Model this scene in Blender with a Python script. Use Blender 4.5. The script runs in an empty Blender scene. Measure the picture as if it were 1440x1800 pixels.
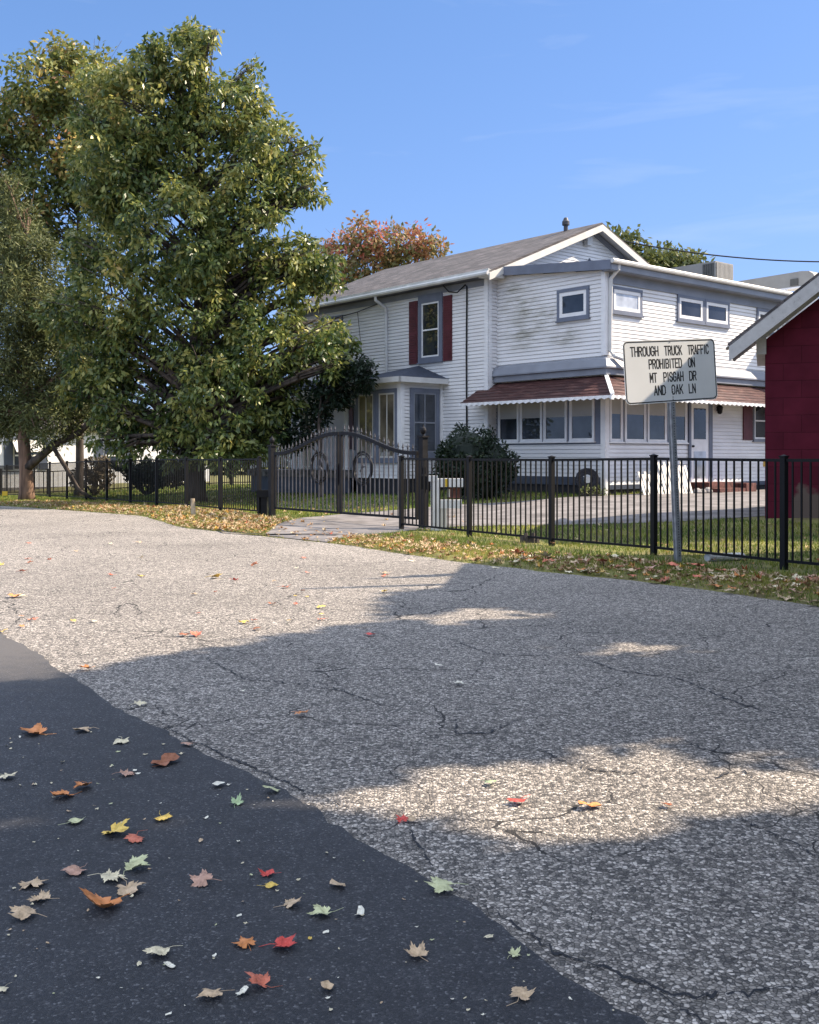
import bpy, math, random
import numpy as np
from mathutils import Vector, Matrix
random.seed(7); RNG = np.random.default_rng(11)
scn = bpy.context.scene
# ------------------------------------------------------------------ camera, light, exposure
CAMZ = 1.35
cam_d = bpy.data.cameras.new('camera'); cam = bpy.data.objects.new('camera', cam_d)
scn.collection.objects.link(cam); scn.camera = cam
cam.location = (0, 0, CAMZ); cam.rotation_euler = (math.radians(90), 0, 0)
cam_d.sensor_fit = 'HORIZONTAL'; cam_d.sensor_width = 36.0; cam_d.lens = 36.0 * 1850 / 1440
cam_d.shift_y = -97.0 / 1440; cam_d.clip_end = 2000; cam_d.clip_start = 0.05
SUNH = Vector((0.97, 0.24, 0)).normalized(); TANE = 0.85
SUN = (SUNH + Vector((0, 0, TANE))).normalized()
world = bpy.data.worlds.new('World'); scn.world = world; world.use_nodes = True
wn = world.node_tree.nodes; wl = world.node_tree.links
bg = wn['Background']; sky = wn.new('ShaderNodeTexSky'); sky.sky_type = 'NISHITA'; sky.sun_disc = False
sky.sun_elevation = math.asin(SUN.z); sky.sun_rotation = math.atan2(SUNH.x, SUNH.y)
sky.air_density = 1.0; sky.dust_density = 0.3; sky.ozone_density = 3.0; sky.altitude = 50
SKY_STRENGTH = 0.14
bg.inputs['Strength'].default_value = SKY_STRENGTH
# thin cirrus wisps mixed into the sky, fixed to the sky's own directions
tc = wn.new('ShaderNodeTexCoord'); mp = wn.new('ShaderNodeMapping'); mp.inputs['Scale'].default_value = (2.2, 2.2, 13.0)
mp.inputs['Rotation'].default_value = (0.10, -0.12, 0.3)
nz = wn.new('ShaderNodeTexNoise'); nz.inputs['Scale'].default_value = 2.0; nz.inputs['Detail'].default_value = 6; nz.inputs['Distortion'].default_value = 0.5
cr = wn.new('ShaderNodeValToRGB'); cr.color_ramp.elements[0].position = 0.56; cr.color_ramp.elements[1].position = 0.86
cr.color_ramp.elements[1].color = (0.20, 0.20, 0.20, 1)
hs = wn.new('ShaderNodeHueSaturation'); hs.inputs['Saturation'].default_value = 1.05
mixc = wn.new('ShaderNodeMixRGB'); mixc.inputs['Color2'].default_value = (3.2, 3.3, 3.5, 1)
wl.new(tc.outputs['Generated'], mp.inputs['Vector']); wl.new(mp.outputs[0], nz.inputs['Vector']); wl.new(nz.outputs['Fac'], cr.inputs[0])
wl.new(sky.outputs[0], hs.inputs['Color']); skt = wn.new('ShaderNodeMixRGB'); skt.blend_type = 'MULTIPLY'; skt.inputs['Fac'].default_value = 1; skt.inputs['Color2'].default_value = (0.70, 0.86, 0.98, 1); wl.new(hs.outputs[0], skt.inputs['Color1']); k1 = wn.new('ShaderNodeVectorMath'); k1.operation = 'MULTIPLY_ADD'; k1.inputs[1].default_value = (0.42, 0.30, 0.14); k1.inputs[2].default_value = (1, 1, 1); wl.new(skt.outputs[0], k1.inputs[0])
k2 = wn.new('ShaderNodeVectorMath'); k2.operation = 'DIVIDE'; wl.new(skt.outputs[0], k2.inputs[0]); wl.new(k1.outputs[0], k2.inputs[1])   # soft shoulder so the horizon does not burn out
# fill light added overhead and behind the viewer; the clear blue part lies ahead
sxy = wn.new('ShaderNodeSeparateXYZ'); wl.new(tc.outputs['Generated'], sxy.inputs[0])
mz = wn.new('ShaderNodeMapRange'); mz.interpolation_type = 'SMOOTHSTEP'; mz.inputs['From Min'].default_value = 0.42; mz.inputs['From Max'].default_value = 0.80; wl.new(sxy.outputs['Z'], mz.inputs['Value'])
my = wn.new('ShaderNodeMapRange'); my.interpolation_type = 'SMOOTHSTEP'; my.inputs['From Min'].default_value = 0.45; my.inputs['From Max'].default_value = -0.35; wl.new(sxy.outputs['Y'], my.inputs['Value'])
mzl = wn.new('ShaderNodeMapRange'); mzl.interpolation_type = 'SMOOTHSTEP'; mzl.inputs['From Min'].default_value = 0.18; mzl.inputs['From Max'].default_value = 0.5; wl.new(sxy.outputs['Z'], mzl.inputs['Value'])
mb1 = wn.new('ShaderNodeMath'); mb1.operation = 'MULTIPLY'; wl.new(my.outputs[0], mb1.inputs[0]); wl.new(mzl.outputs[0], mb1.inputs[1])
mb2 = wn.new('ShaderNodeMath'); mb2.operation = 'MAXIMUM'; wl.new(mb1.outputs[0], mb2.inputs[0]); wl.new(mz.outputs[0], mb2.inputs[1])
sky_fill = wn.new('ShaderNodeMixRGB'); sky_fill.inputs['Color2'].default_value = (4.3, 4.8, 5.9, 1); wl.new(mb2.outputs[0], sky_fill.inputs['Fac']); wl.new(mixc.outputs[0], sky_fill.inputs['Color1'])
wl.new(k2.outputs[0], mixc.inputs['Color1']); wl.new(cr.outputs[0], mixc.inputs['Fac']); 
wl.new(sky_fill.outputs[0], bg.inputs['Color'])
sd = bpy.data.lights.new('sun', 'SUN'); sd.energy = 4.6; sd.angle = math.radians(0.53); sd.color = (1.0, 0.84, 0.66)
sun = bpy.data.objects.new('sun', sd); scn.collection.objects.link(sun)
sun.rotation_euler = SUN.to_track_quat('Z', 'Y').to_euler(); sun.location = (30, 10, 30)
scn.view_settings.view_transform = 'Standard'; scn.view_settings.look = 'None'
scn.view_settings.exposure = 1.25; scn.view_settings.gamma = 1
try:
    scn.cycles.max_bounces = 7; scn.cycles.transparent_max_bounces = 8
except Exception: pass

# ------------------------------------------------------------------ helpers
COL = scn.collection
def tag(o, label=None, cat=None, group=None, kind=None):
    if label: o['label'] = label
    if cat: o['category'] = cat
    if group: o['group'] = group
    if kind: o['kind'] = kind
    return o
def thing(name, loc, label, cat, group=None):
    o = bpy.data.objects.new(name, None); COL.objects.link(o); o.location = loc; o.empty_display_size = 0.2
    return tag(o, label, cat, group)
def rootloc(o):
    while o.parent: o = o.parent
    return Vector(o.location)
class MB:
    def __init__(s): s.v = []; s.f = []; s.m = []
    def face(s, pts, mi=0):
        n = len(s.v); s.v += [tuple(p) for p in pts]; s.f.append(tuple(range(n, n + len(pts)))); s.m.append(mi)
    def box(s, a, b, mi=0):
        a = Vector(a); b = Vector(b)
        s.obox(Vector((a.x, a.y, a.z)), Vector((b.x - a.x, 0, 0)), Vector((0, b.y - a.y, 0)), Vector((0, 0, b.z - a.z)), mi)
    def obox(s, o, x, y, z, mi=0):
        o, x, y, z = Vector(o), Vector(x), Vector(y), Vector(z)
        p = [o, o + x, o + x + y, o + y, o + z, o + x + z, o + x + y + z, o + y + z]
        n = len(s.v); s.v += [tuple(q) for q in p]
        fs = [(0, 3, 2, 1), (4, 5, 6, 7), (0, 1, 5, 4), (1, 2, 6, 5), (2, 3, 7, 6), (3, 0, 4, 7)]
        if x.cross(y).dot(z) < 0: fs = [tuple(reversed(q)) for q in fs]
        for q in fs: s.f.append(tuple(n + i for i in q)); s.m.append(mi)
    def tube(s, pts, rad, k=8, mi=0, cap=True):
        pts = [Vector(p) for p in pts]
        if not hasattr(rad, '__len__'): rad = [rad] * len(pts)
        up = Vector((0.123, 0.31, 0.94)); rings = []
        for i, p in enumerate(pts):
            d = (pts[min(i + 1, len(pts) - 1)] - pts[max(i - 1, 0)])
            if d.length < 1e-9: d = Vector((0, 0, 1))
            d.normalize(); a = d.cross(up)
            if a.length < 1e-3: a = d.cross(Vector((1, 0, 0)))
            a.normalize(); b = d.cross(a)
            n = len(s.v); rings.append(n)
            for j in range(k):
                t = 2 * math.pi * j / k
                s.v.append(tuple(p + (a * math.cos(t) + b * math.sin(t)) * rad[i]))
        for i in range(len(rings) - 1):
            for j in range(k):
                s.f.append((rings[i] + j, rings[i] + (j + 1) % k, rings[i + 1] + (j + 1) % k, rings[i + 1] + j)); s.m.append(mi)
        if cap:
            s.f.append(tuple(rings[0] + j for j in reversed(range(k)))); s.m.append(mi)
            s.f.append(tuple(rings[-1] + j for j in range(k))); s.m.append(mi)
    def lathe(s, c, prof, k=16, mi=0):
        s.tube([Vector(c) + Vector((0, 0, z)) for r, z in prof], [max(r, 1e-4) for r, z in prof], k, mi)
    def build(s, name, mats, parent=None, smooth=False, label=None):
        if not isinstance(mats, (list, tuple)): mats = [mats]
        off = rootloc(parent) if parent else Vector((0, 0, 0))
        me = bpy.data.meshes.new(name)
        me.from_pydata([(x - off.x, y - off.y, z - off.z) for x, y, z in s.v], [], s.f)
        for m in mats: me.materials.append(m)
        if len(mats) > 1: me.polygons.foreach_set('material_index', s.m)
        if smooth: me.polygons.foreach_set('use_smooth', [True] * len(s.f))
        me.update()
        o = bpy.data.objects.new(name, me); COL.objects.link(o)
        if parent: o.parent = parent
        if label: o['label'] = label
        return o
def npmesh(name, V, F, mat, parent=None, tint=None, off=None):
    """V (n,3) array, F (m,k) index array, tint (m,) per-face value 0..1"""
    if parent is not None:
        V = V - np.array(rootloc(parent))
    me = bpy.data.meshes.new(name); n = len(V); m, k = F.shape
    me.vertices.add(n); me.vertices.foreach_set('co', V.astype(np.float32).ravel())
    me.loops.add(m * k); me.loops.foreach_set('vertex_index', F.astype(np.int32).ravel())
    me.polygons.add(m); me.polygons.foreach_set('loop_start', (np.arange(m) * k).astype(np.int32))
    try: me.polygons.foreach_set('loop_total', np.full(m, k, dtype=np.int32))
    except Exception: pass
    if tint is not None:
        at = me.attributes.new('tint', 'FLOAT', 'FACE'); at.data.foreach_set('value', tint.astype(np.float32))
    me.materials.append(mat); me.update(calc_edges=True); me.validate()
    o = bpy.data.objects.new(name, me); COL.objects.link(o)
    if parent: o.parent = parent
    return o

# ------------------------------------------------------------------ materials
def newmat(name):
    m = bpy.data.materials.new(name); m.use_nodes = True
    nt = m.node_tree; return m, nt, nt.nodes['Principled BSDF']
def N(nt, t, **kw):
    n = nt.nodes.new(t)
    for k, v in kw.items():
        if k in n.inputs: n.inputs[k].default_value = v
        else: setattr(n, k, v)
    return n
def ramp(nt, stops, interp='LINEAR'):
    r = nt.nodes.new('ShaderNodeValToRGB'); r.color_ramp.interpolation = interp
    e = r.color_ramp.elements
    while len(e) < len(stops): e.new(0.5)
    for i, (p, c) in enumerate(stops):
        e[i].position = p; e[i].color = (c[0], c[1], c[2], 1) if hasattr(c, '__len__') else (c, c, c, 1)
    return r
def mk(name, col, rough=0.6, var=0.12, scale=6.0, bump=0.0, bscale=40.0, metal=0.0, spec=0.4, stretch=(1, 1, 1), col2=None):
    m, nt, b = newmat(name)
    tcn = N(nt, 'ShaderNodeTexCoord'); mpn = N(nt, 'ShaderNodeMapping'); mpn.inputs['Scale'].default_value = stretch
    nt.links.new(tcn.outputs['Object'], mpn.inputs['Vector'])
    nn = N(nt, 'ShaderNodeTexNoise', Scale=scale, Detail=5.0); nt.links.new(mpn.outputs[0], nn.inputs['Vector'])
    c2 = col2 or tuple(max(0, c * (1 - 2 * var)) for c in col); c1 = tuple(min(1, c * (1 + var)) for c in col)
    r = ramp(nt, [(0.3, c2), (0.7, c1)]); nt.links.new(nn.outputs['Fac'], r.inputs[0]); nt.links.new(r.outputs[0], b.inputs['Base Color'])
    b.inputs['Roughness'].default_value = rough; b.inputs['Metallic'].default_value = metal; b.inputs['Specular IOR Level'].default_value = spec
    if bump:
        n2 = N(nt, 'ShaderNodeTexNoise', Scale=bscale, Detail=4.0); nt.links.new(mpn.outputs[0], n2.inputs['Vector'])
        bp = N(nt, 'ShaderNodeBump', Strength=bump, Distance=0.01); nt.links.new(n2.outputs['Fac'], bp.inputs['Height']); nt.links.new(bp.outputs[0], b.inputs['Normal'])
    return m
def leafmat(name, stops, trans=0.3, rough=0.5, spec=0.35):
    m, nt, b = newmat(name)
    at = N(nt, 'ShaderNodeAttribute'); at.attribute_name = 'tint'
    r = ramp(nt, stops); nt.links.new(at.outputs['Fac'], r.inputs[0]); nt.links.new(r.outputs[0], b.inputs['Base Color'])
    b.inputs['Roughness'].default_value = rough; b.inputs['Specular IOR Level'].default_value = spec
    tr = N(nt, 'ShaderNodeBsdfTranslucent'); mx = N(nt, 'ShaderNodeMixShader'); mx.inputs[0].default_value = trans
    nt.links.new(r.outputs[0], tr.inputs['Color'])
    nt.links.new(b.outputs[0], mx.inputs[1]); nt.links.new(tr.outputs[0], mx.inputs[2]); nt.links.new(mx.outputs[0], nt.nodes['Material Output'].inputs['Surface'])
    return m
M_ = {}
M_['vinyl'] = mk('vinyl_siding', (0.73, 0.725, 0.72), 0.45, 0.05, 1.2, stretch=(1, 1, 3))
M_['white'] = mk('white_paint', (0.74, 0.74, 0.74), 0.5, 0.05, 4, bump=0.05)
M_['cream'] = mk('cream_paint', (0.60, 0.58, 0.53), 0.55, 0.06, 3)
M_['bluegrey'] = mk('blue_grey_trim', (0.14, 0.16, 0.21), 0.5, 0.08, 3)
M_['bluedark'] = mk('dark_blue_metal', (0.05, 0.062, 0.09), 0.45, 0.1, 2)
M_['bluelight'] = mk('pale_blue_metal', (0.205, 0.22, 0.255), 0.42, 0.08, 2)
M_['shutter'] = mk('dark_red_shutter', (0.095, 0.018, 0.026), 0.5, 0.15, 4)
M_['gutter'] = mk('gutter_metal', (0.58, 0.58, 0.56), 0.4, 0.08, 3)
M_['black'] = mk('black_powder_coat', (0.007, 0.007, 0.008), 0.55, 0.1, 8, spec=0.22)
M_['iron'] = mk('grey_black_iron', (0.009, 0.009, 0.011), 0.55, 0.25, 9, spec=0.22)
M_['ironlight'] = mk('weathered_grey_iron', (0.075, 0.075, 0.085), 0.5, 0.2, 7, spec=0.3)
M_['galv'] = mk('galvanised_steel', (0.33, 0.34, 0.35), 0.45, 0.15, 14, metal=0.4)
M_['signface'] = mk('white_sign_sheeting', (0.78, 0.78, 0.75), 0.55, 0.03, 2.0)
M_['signblack'] = mk('black_sign_ink', (0.012, 0.012, 0.014), 0.5, 0.02)
M_['stone'] = mk('rubble_foundation', (0.17, 0.16, 0.15), 0.85, 0.4, 5, bump=0.6, bscale=9)
M_['brick'] = mk('old_brick', (0.13, 0.05, 0.04), 0.85, 0.3, 12, bump=0.4, bscale=20)
M_['conc'] = mk('weathered_concrete', (0.33, 0.31, 0.29), 0.85, 0.2, 6, bump=0.3)
M_['bark'] = mk('grey_bark', (0.075, 0.06, 0.05), 0.9, 0.4, 7, bump=0.9, bscale=16, stretch=(1, 1, 0.25))
M_['cedarbark'] = mk('red_brown_bark', (0.20, 0.125, 0.085), 0.9, 0.35, 8, bump=0.9, bscale=18, stretch=(1, 1, 0.15))
M_['red'] = mk('red_reflector', (0.5, 0.02, 0.03), 0.4, 0.03)
M_['yellow'] = mk('yellow_plastic', (0.62, 0.42, 0.03), 0.5, 0.05)
M_['darkglass'] = mk('window_glass', (0.022, 0.025, 0.03), 0.04, 0.02, spec=0.9)
M_['blind'] = mk('window_blind', (0.36, 0.355, 0.34), 0.6, 0.05, 2)
M_['blinddim'] = mk('grey_curtain', (0.085, 0.095, 0.115), 0.3, 0.3, 3, stretch=(5, 5, 1), spec=0.6)
M_['unit'] = mk('hvac_casing', (0.30, 0.29, 0.265), 0.5, 0.06, 3)
M_['unitdark'] = mk('hvac_coil', (0.10, 0.10, 0.09), 0.6, 0.1)
M_['dirt'] = mk('bare_dirt', (0.09, 0.065, 0.045), 0.95, 0.3, 9, bump=0.5)
M_['black_rubber'] = mk('hose_rubber', (0.02, 0.022, 0.03), 0.6, 0.2)
M_['dark'] = mk('dark_void', (0.015, 0.016, 0.02), 0.7, 0.1)
M_['tan'] = mk('tan_wood', (0.45, 0.36, 0.25), 0.8, 0.2, 12)

def pane_mat(name, base, refl):
    m, nt, b = newmat(name)
    tcn = N(nt, 'ShaderNodeTexCoord'); nn = N(nt, 'ShaderNodeTexNoise', Scale=1.3, Detail=3.0); nt.links.new(tcn.outputs['Object'], nn.inputs['Vector'])
    r = ramp(nt, [(0.35, tuple(c * 0.5 for c in base)), (0.65, tuple(c * 1.5 for c in base))]); nt.links.new(nn.outputs['Fac'], r.inputs[0]); nt.links.new(r.outputs[0], b.inputs['Base Color'])
    b.inputs['Roughness'].default_value = 0.03; b.inputs['Specular IOR Level'].default_value = refl
    bp = N(nt, 'ShaderNodeBump', Strength=0.06, Distance=0.02); nt.links.new(nn.outputs['Fac'], bp.inputs['Height']); nt.links.new(bp.outputs[0], b.inputs['Normal'])
    return m
M_['pane'] = pane_mat('pane_glass', (0.02, 0.024, 0.032), 0.55)
M_['panecurtain'] = pane_mat('pane_over_curtain', (0.035, 0.042, 0.055), 0.6)
M_['panelight'] = pane_mat('pane_frosted', (0.42, 0.46, 0.52), 0.8)
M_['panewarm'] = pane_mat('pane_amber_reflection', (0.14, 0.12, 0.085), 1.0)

def shingle():
    m, nt, b = newmat('asphalt_shingles')
    g = N(nt, 'ShaderNodeTexCoord'); mpn = N(nt, 'ShaderNodeMapping'); mpn.inputs['Rotation'].default_value = (0, 0, -math.atan2(0.762, -0.647)); nt.links.new(g.outputs['Object'], mpn.inputs['Vector'])
    sx = N(nt, 'ShaderNodeSeparateXYZ'); nt.links.new(mpn.outputs[0], sx.inputs[0])
    cx = N(nt, 'ShaderNodeCombineXYZ'); ml = N(nt, 'ShaderNodeMath', operation='MULTIPLY'); ml.inputs[1].default_value = 2.6
    nt.links.new(sx.outputs['Z'], ml.inputs[0]); nt.links.new(sx.outputs['X'], cx.inputs[0]); nt.links.new(ml.outputs[0], cx.inputs[1])
    br = N(nt, 'ShaderNodeTexBrick', Scale=1.0); br.inputs['Brick Width'].default_value = 0.34; br.inputs['Row Height'].default_value = 0.15; br.inputs['Mortar Size'].default_value = 0.008
    br.inputs['Color1'].default_value = (0.105, 0.092, 0.092, 1); br.inputs['Color2'].default_value = (0.05, 0.046, 0.048, 1); br.inputs['Mortar'].default_value = (0.04, 0.04, 0.04, 1)
    nt.links.new(cx.outputs[0], br.inputs['Vector'])
    nn = N(nt, 'ShaderNodeTexNoise', Scale=2.0, Detail=6.0); nt.links.new(g.outputs['Object'], nn.inputs['Vector'])
    r = ramp(nt, [(0.3, 0.65), (0.7, 1.35)]); nt.links.new(nn.outputs['Fac'], r.inputs[0])
    mu = N(nt, 'ShaderNodeMixRGB', blend_type='MULTIPLY'); mu.inputs[0].default_value = 1; nt.links.new(br.outputs['Color'], mu.inputs[1]); nt.links.new(r.outputs[0], mu.inputs[2])
    nt.links.new(mu.outputs[0], b.inputs['Base Color']); b.inputs['Roughness'].default_value = 0.9
    bp = N(nt, 'ShaderNodeBump', Strength=0.6, Distance=0.02); nt.links.new(br.outputs['Fac'], bp.inputs['Height']); bp.invert = True; nt.links.new(bp.outputs[0], b.inputs['Normal'])
    return m
M_['shingle'] = shingle()
M_['bayroof'] = mk('slate_blue_shingles', (0.035, 0.045, 0.07), 0.8, 0.2, 9, bump=0.4)

def stained():
    m, nt, b = newmat('stained_vinyl_siding')
    g = N(nt, 'ShaderNodeTexCoord')
    mp1 = N(nt, 'ShaderNodeMapping'); mp1.inputs['Scale'].default_value = (1.2, 1.2, 5.5); nt.links.new(g.outputs['Object'], mp1.inputs['Vector'])
    nn = N(nt, 'ShaderNodeTexNoise', Scale=1.6, Detail=7.0); nn.inputs['Roughness'].default_value = 0.65; nt.links.new(mp1.outputs[0], nn.inputs['Vector'])
    tot = None
    # algae patches at real spots of the wall: (distance along wall, height, radii)
    for s, z, rs, rz in ((3.0, 5.5, 1.0, 0.75), (2.9, 4.75, 1.0, 0.55), (1.35, 4.55, 0.75, 0.38), (2.2, 5.1, 0.9, 0.6), (3.3, 6.1, 0.9, 0.25)):
        px, py = 5.06 - 0.647 * s, 27.2 + 0.762 * s
        v = N(nt, 'ShaderNodeVectorMath', operation='SUBTRACT'); v.inputs[1].default_value = (px - HOUSE.x, py - HOUSE.y, z - HOUSE.z); nt.links.new(g.outputs['Object'], v.inputs[0])
        v2 = N(nt, 'ShaderNodeVectorMath', operation='MULTIPLY'); v2.inputs[1].default_value = (1 / rs, 1 / rs, 1 / rz); nt.links.new(v.outputs[0], v2.inputs[0])
        ln = N(nt, 'ShaderNodeVectorMath', operation='LENGTH'); nt.links.new(v2.outputs[0], ln.inputs[0])
        mr = N(nt, 'ShaderNodeMapRange'); mr.inputs['From Min'].default_value = 1.15; mr.inputs['From Max'].default_value = 0.2; nt.links.new(ln.outputs['Value'], mr.inputs['Value'])
        if tot is None: tot = mr.outputs[0]
        else:
            mxn = N(nt, 'ShaderNodeMath', operation='MAXIMUM'); nt.links.new(tot, mxn.inputs[0]); nt.links.new(mr.outputs[0], mxn.inputs[1]); tot = mxn.outputs[0]
    r = ramp(nt, [(0.36, 0.0), (0.62, 1.0)]); nt.links.new(nn.outputs['Fac'], r.inputs[0])
    mu = N(nt, 'ShaderNodeMath', operation='MULTIPLY'); nt.links.new(tot, mu.inputs[0]); nt.links.new(r.outputs[0], mu.inputs[1])
    m2 = N(nt, 'ShaderNodeMath', operation='MULTIPLY'); m2.inputs[1].default_value = 0.8; nt.links.new(mu.outputs[0], m2.inputs[0])
    mx = N(nt, 'ShaderNodeMixRGB'); mx.inputs['Color1'].default_value = (0.71, 0.705, 0.70, 1); mx.inputs['Color2'].default_value = (0.25, 0.24, 0.19, 1)
    nt.links.new(m2.outputs[0], mx.inputs['Fac']); nt.links.new(mx.outputs[0], b.inputs['Base Color']); b.inputs['Roughness'].default_value = 0.5
    return m
def awning_mat():
    m, nt, b = newmat('faded_red_awning_metal')
    g = N(nt, 'ShaderNodeTexCoord'); sx = N(nt, 'ShaderNodeSeparateXYZ'); nt.links.new(g.outputs['Object'], sx.inputs[0])
    mp1 = N(nt, 'ShaderNodeMapping'); mp1.inputs['Scale'].default_value = (1, 1, 7); nt.links.new(g.outputs['Object'], mp1.inputs['Vector'])
    nn = N(nt, 'ShaderNodeTexNoise', Scale=3.0, Detail=6.0); nt.links.new(mp1.outputs[0], nn.inputs['Vector'])
    r = ramp(nt, [(0.3, (0.035, 0.014, 0.014)), (0.55, (0.065, 0.026, 0.023)), (0.75, (0.16, 0.085, 0.07))]); nt.links.new(nn.outputs['Fac'], r.inputs[0])
    nt.links.new(r.outputs[0], b.inputs['Base Color']); b.inputs['Roughness'].default_value = 0.5; b.inputs['Specular IOR Level'].default_value = 0.3
    return m
M_['awning'] = awning_mat()
def blockmat():
    m, nt, b = newmat('painted_red_block')
    g = N(nt, 'ShaderNodeTexCoord'); mpn = N(nt, 'ShaderNodeMapping'); mpn.inputs['Rotation'].default_value = (0, 0, math.atan2(0.32, 0.947)); nt.links.new(g.outputs['Object'], mpn.inputs['Vector'])
    sx = N(nt, 'ShaderNodeSeparateXYZ'); nt.links.new(mpn.outputs[0], sx.inputs[0]); cx = N(nt, 'ShaderNodeCombineXYZ'); nt.links.new(sx.outputs['X'], cx.inputs[0]); nt.links.new(sx.outputs['Z'], cx.inputs[1])
    br = N(nt, 'ShaderNodeTexBrick', Scale=1.0); br.inputs['Brick Width'].default_value = 0.62; br.inputs['Row Height'].default_value = 0.31; br.inputs['Mortar Size'].default_value = 0.006; br.inputs['Mortar Smooth'].default_value = 0.5
    br.inputs['Color1'].default_value = (0.100, 0.012, 0.026, 1); br.inputs['Color2'].default_value = (0.082, 0.010, 0.022, 1); br.inputs['Mortar'].default_value = (0.05, 0.007, 0.014, 1); nt.links.new(cx.outputs[0], br.inputs['Vector'])
    nn = N(nt, 'ShaderNodeTexNoise', Scale=3.0, Detail=7.0); nt.links.new(g.outputs['Object'], nn.inputs['Vector'])
    # paint worn off near the base: height + noise
    ad = N(nt, 'ShaderNodeMath', operation='MULTIPLY_ADD'); ad.inputs[1].default_value = -0.9; nt.links.new(nn.outputs['Fac'], ad.inputs[0]); nt.links.new(sx.outputs['Z'], ad.inputs[2])
    mr = N(nt, 'ShaderNodeMapRange'); mr.inputs['From Min'].default_value = 0.13; mr.inputs['From Max'].default_value = 0.0; nt.links.new(ad.outputs[0], mr.inputs['Value'])
    gt = N(nt, 'ShaderNodeMath', operation='GREATER_THAN'); gt.inputs[1].default_value = 0.45; nt.links.new(sx.outputs['X'], gt.inputs[0])
    mm = N(nt, 'ShaderNodeMath', operation='MULTIPLY'); nt.links.new(mr.outputs[0], mm.inputs[0]); nt.links.new(gt.outputs[0], mm.inputs[1])
    v = ramp(nt, [(0.25, 0.8), (0.75, 1.2)]); nt.links.new(nn.outputs['Fac'], v.inputs[0])
    mu = N(nt, 'ShaderNodeMixRGB', blend_type='MULTIPLY'); mu.inputs[0].default_value = 1; nt.links.new(br.outputs['Color'], mu.inputs[1]); nt.links.new(v.outputs[0], mu.inputs[2])
    mx = N(nt, 'ShaderNodeMixRGB'); nt.links.new(mm.outputs[0], mx.inputs['Fac']); nt.links.new(mu.outputs[0], mx.inputs['Color1']); mx.inputs['Color2'].default_value = (0.13, 0.10, 0.085, 1)
    nt.links.new(mx.outputs[0], b.inputs['Base Color']); b.inputs['Roughness'].default_value = 0.8; b.inputs['Specular IOR Level'].default_value = 0.12
    bp = N(nt, 'ShaderNodeBump', Strength=0.5, Distance=0.01); nt.links.new(br.outputs['Fac'], bp.inputs['Height']); bp.invert = True; nt.links.new(bp.outputs[0], b.inputs['Normal'])
    return m
M_['block'] = blockmat()
M_['rake'] = mk('peeling_white_rake', (0.42, 0.42, 0.42), 0.7, 0.12, 3)
def rakemat():
    m, nt, b = newmat('peeling_white_board')
    g = N(nt, 'ShaderNodeTexCoord'); nn = N(nt, 'ShaderNodeTexNoise', Scale=7.0, Detail=8.0); nn.inputs['Roughness'].default_value = 0.7; nt.links.new(g.outputs['Object'], nn.inputs['Vector'])
    r = ramp(nt, [(0.30, (0.12, 0.10, 0.085)), (0.36, (0.42, 0.42, 0.42)), (0.8, (0.56, 0.56, 0.56))]); nt.links.new(nn.outputs['Fac'], r.inputs[0]); nt.links.new(r.outputs[0], b.inputs['Base Color']); b.inputs['Roughness'].default_value = 0.7
    return m
M_['rake'] = rakemat()

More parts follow.
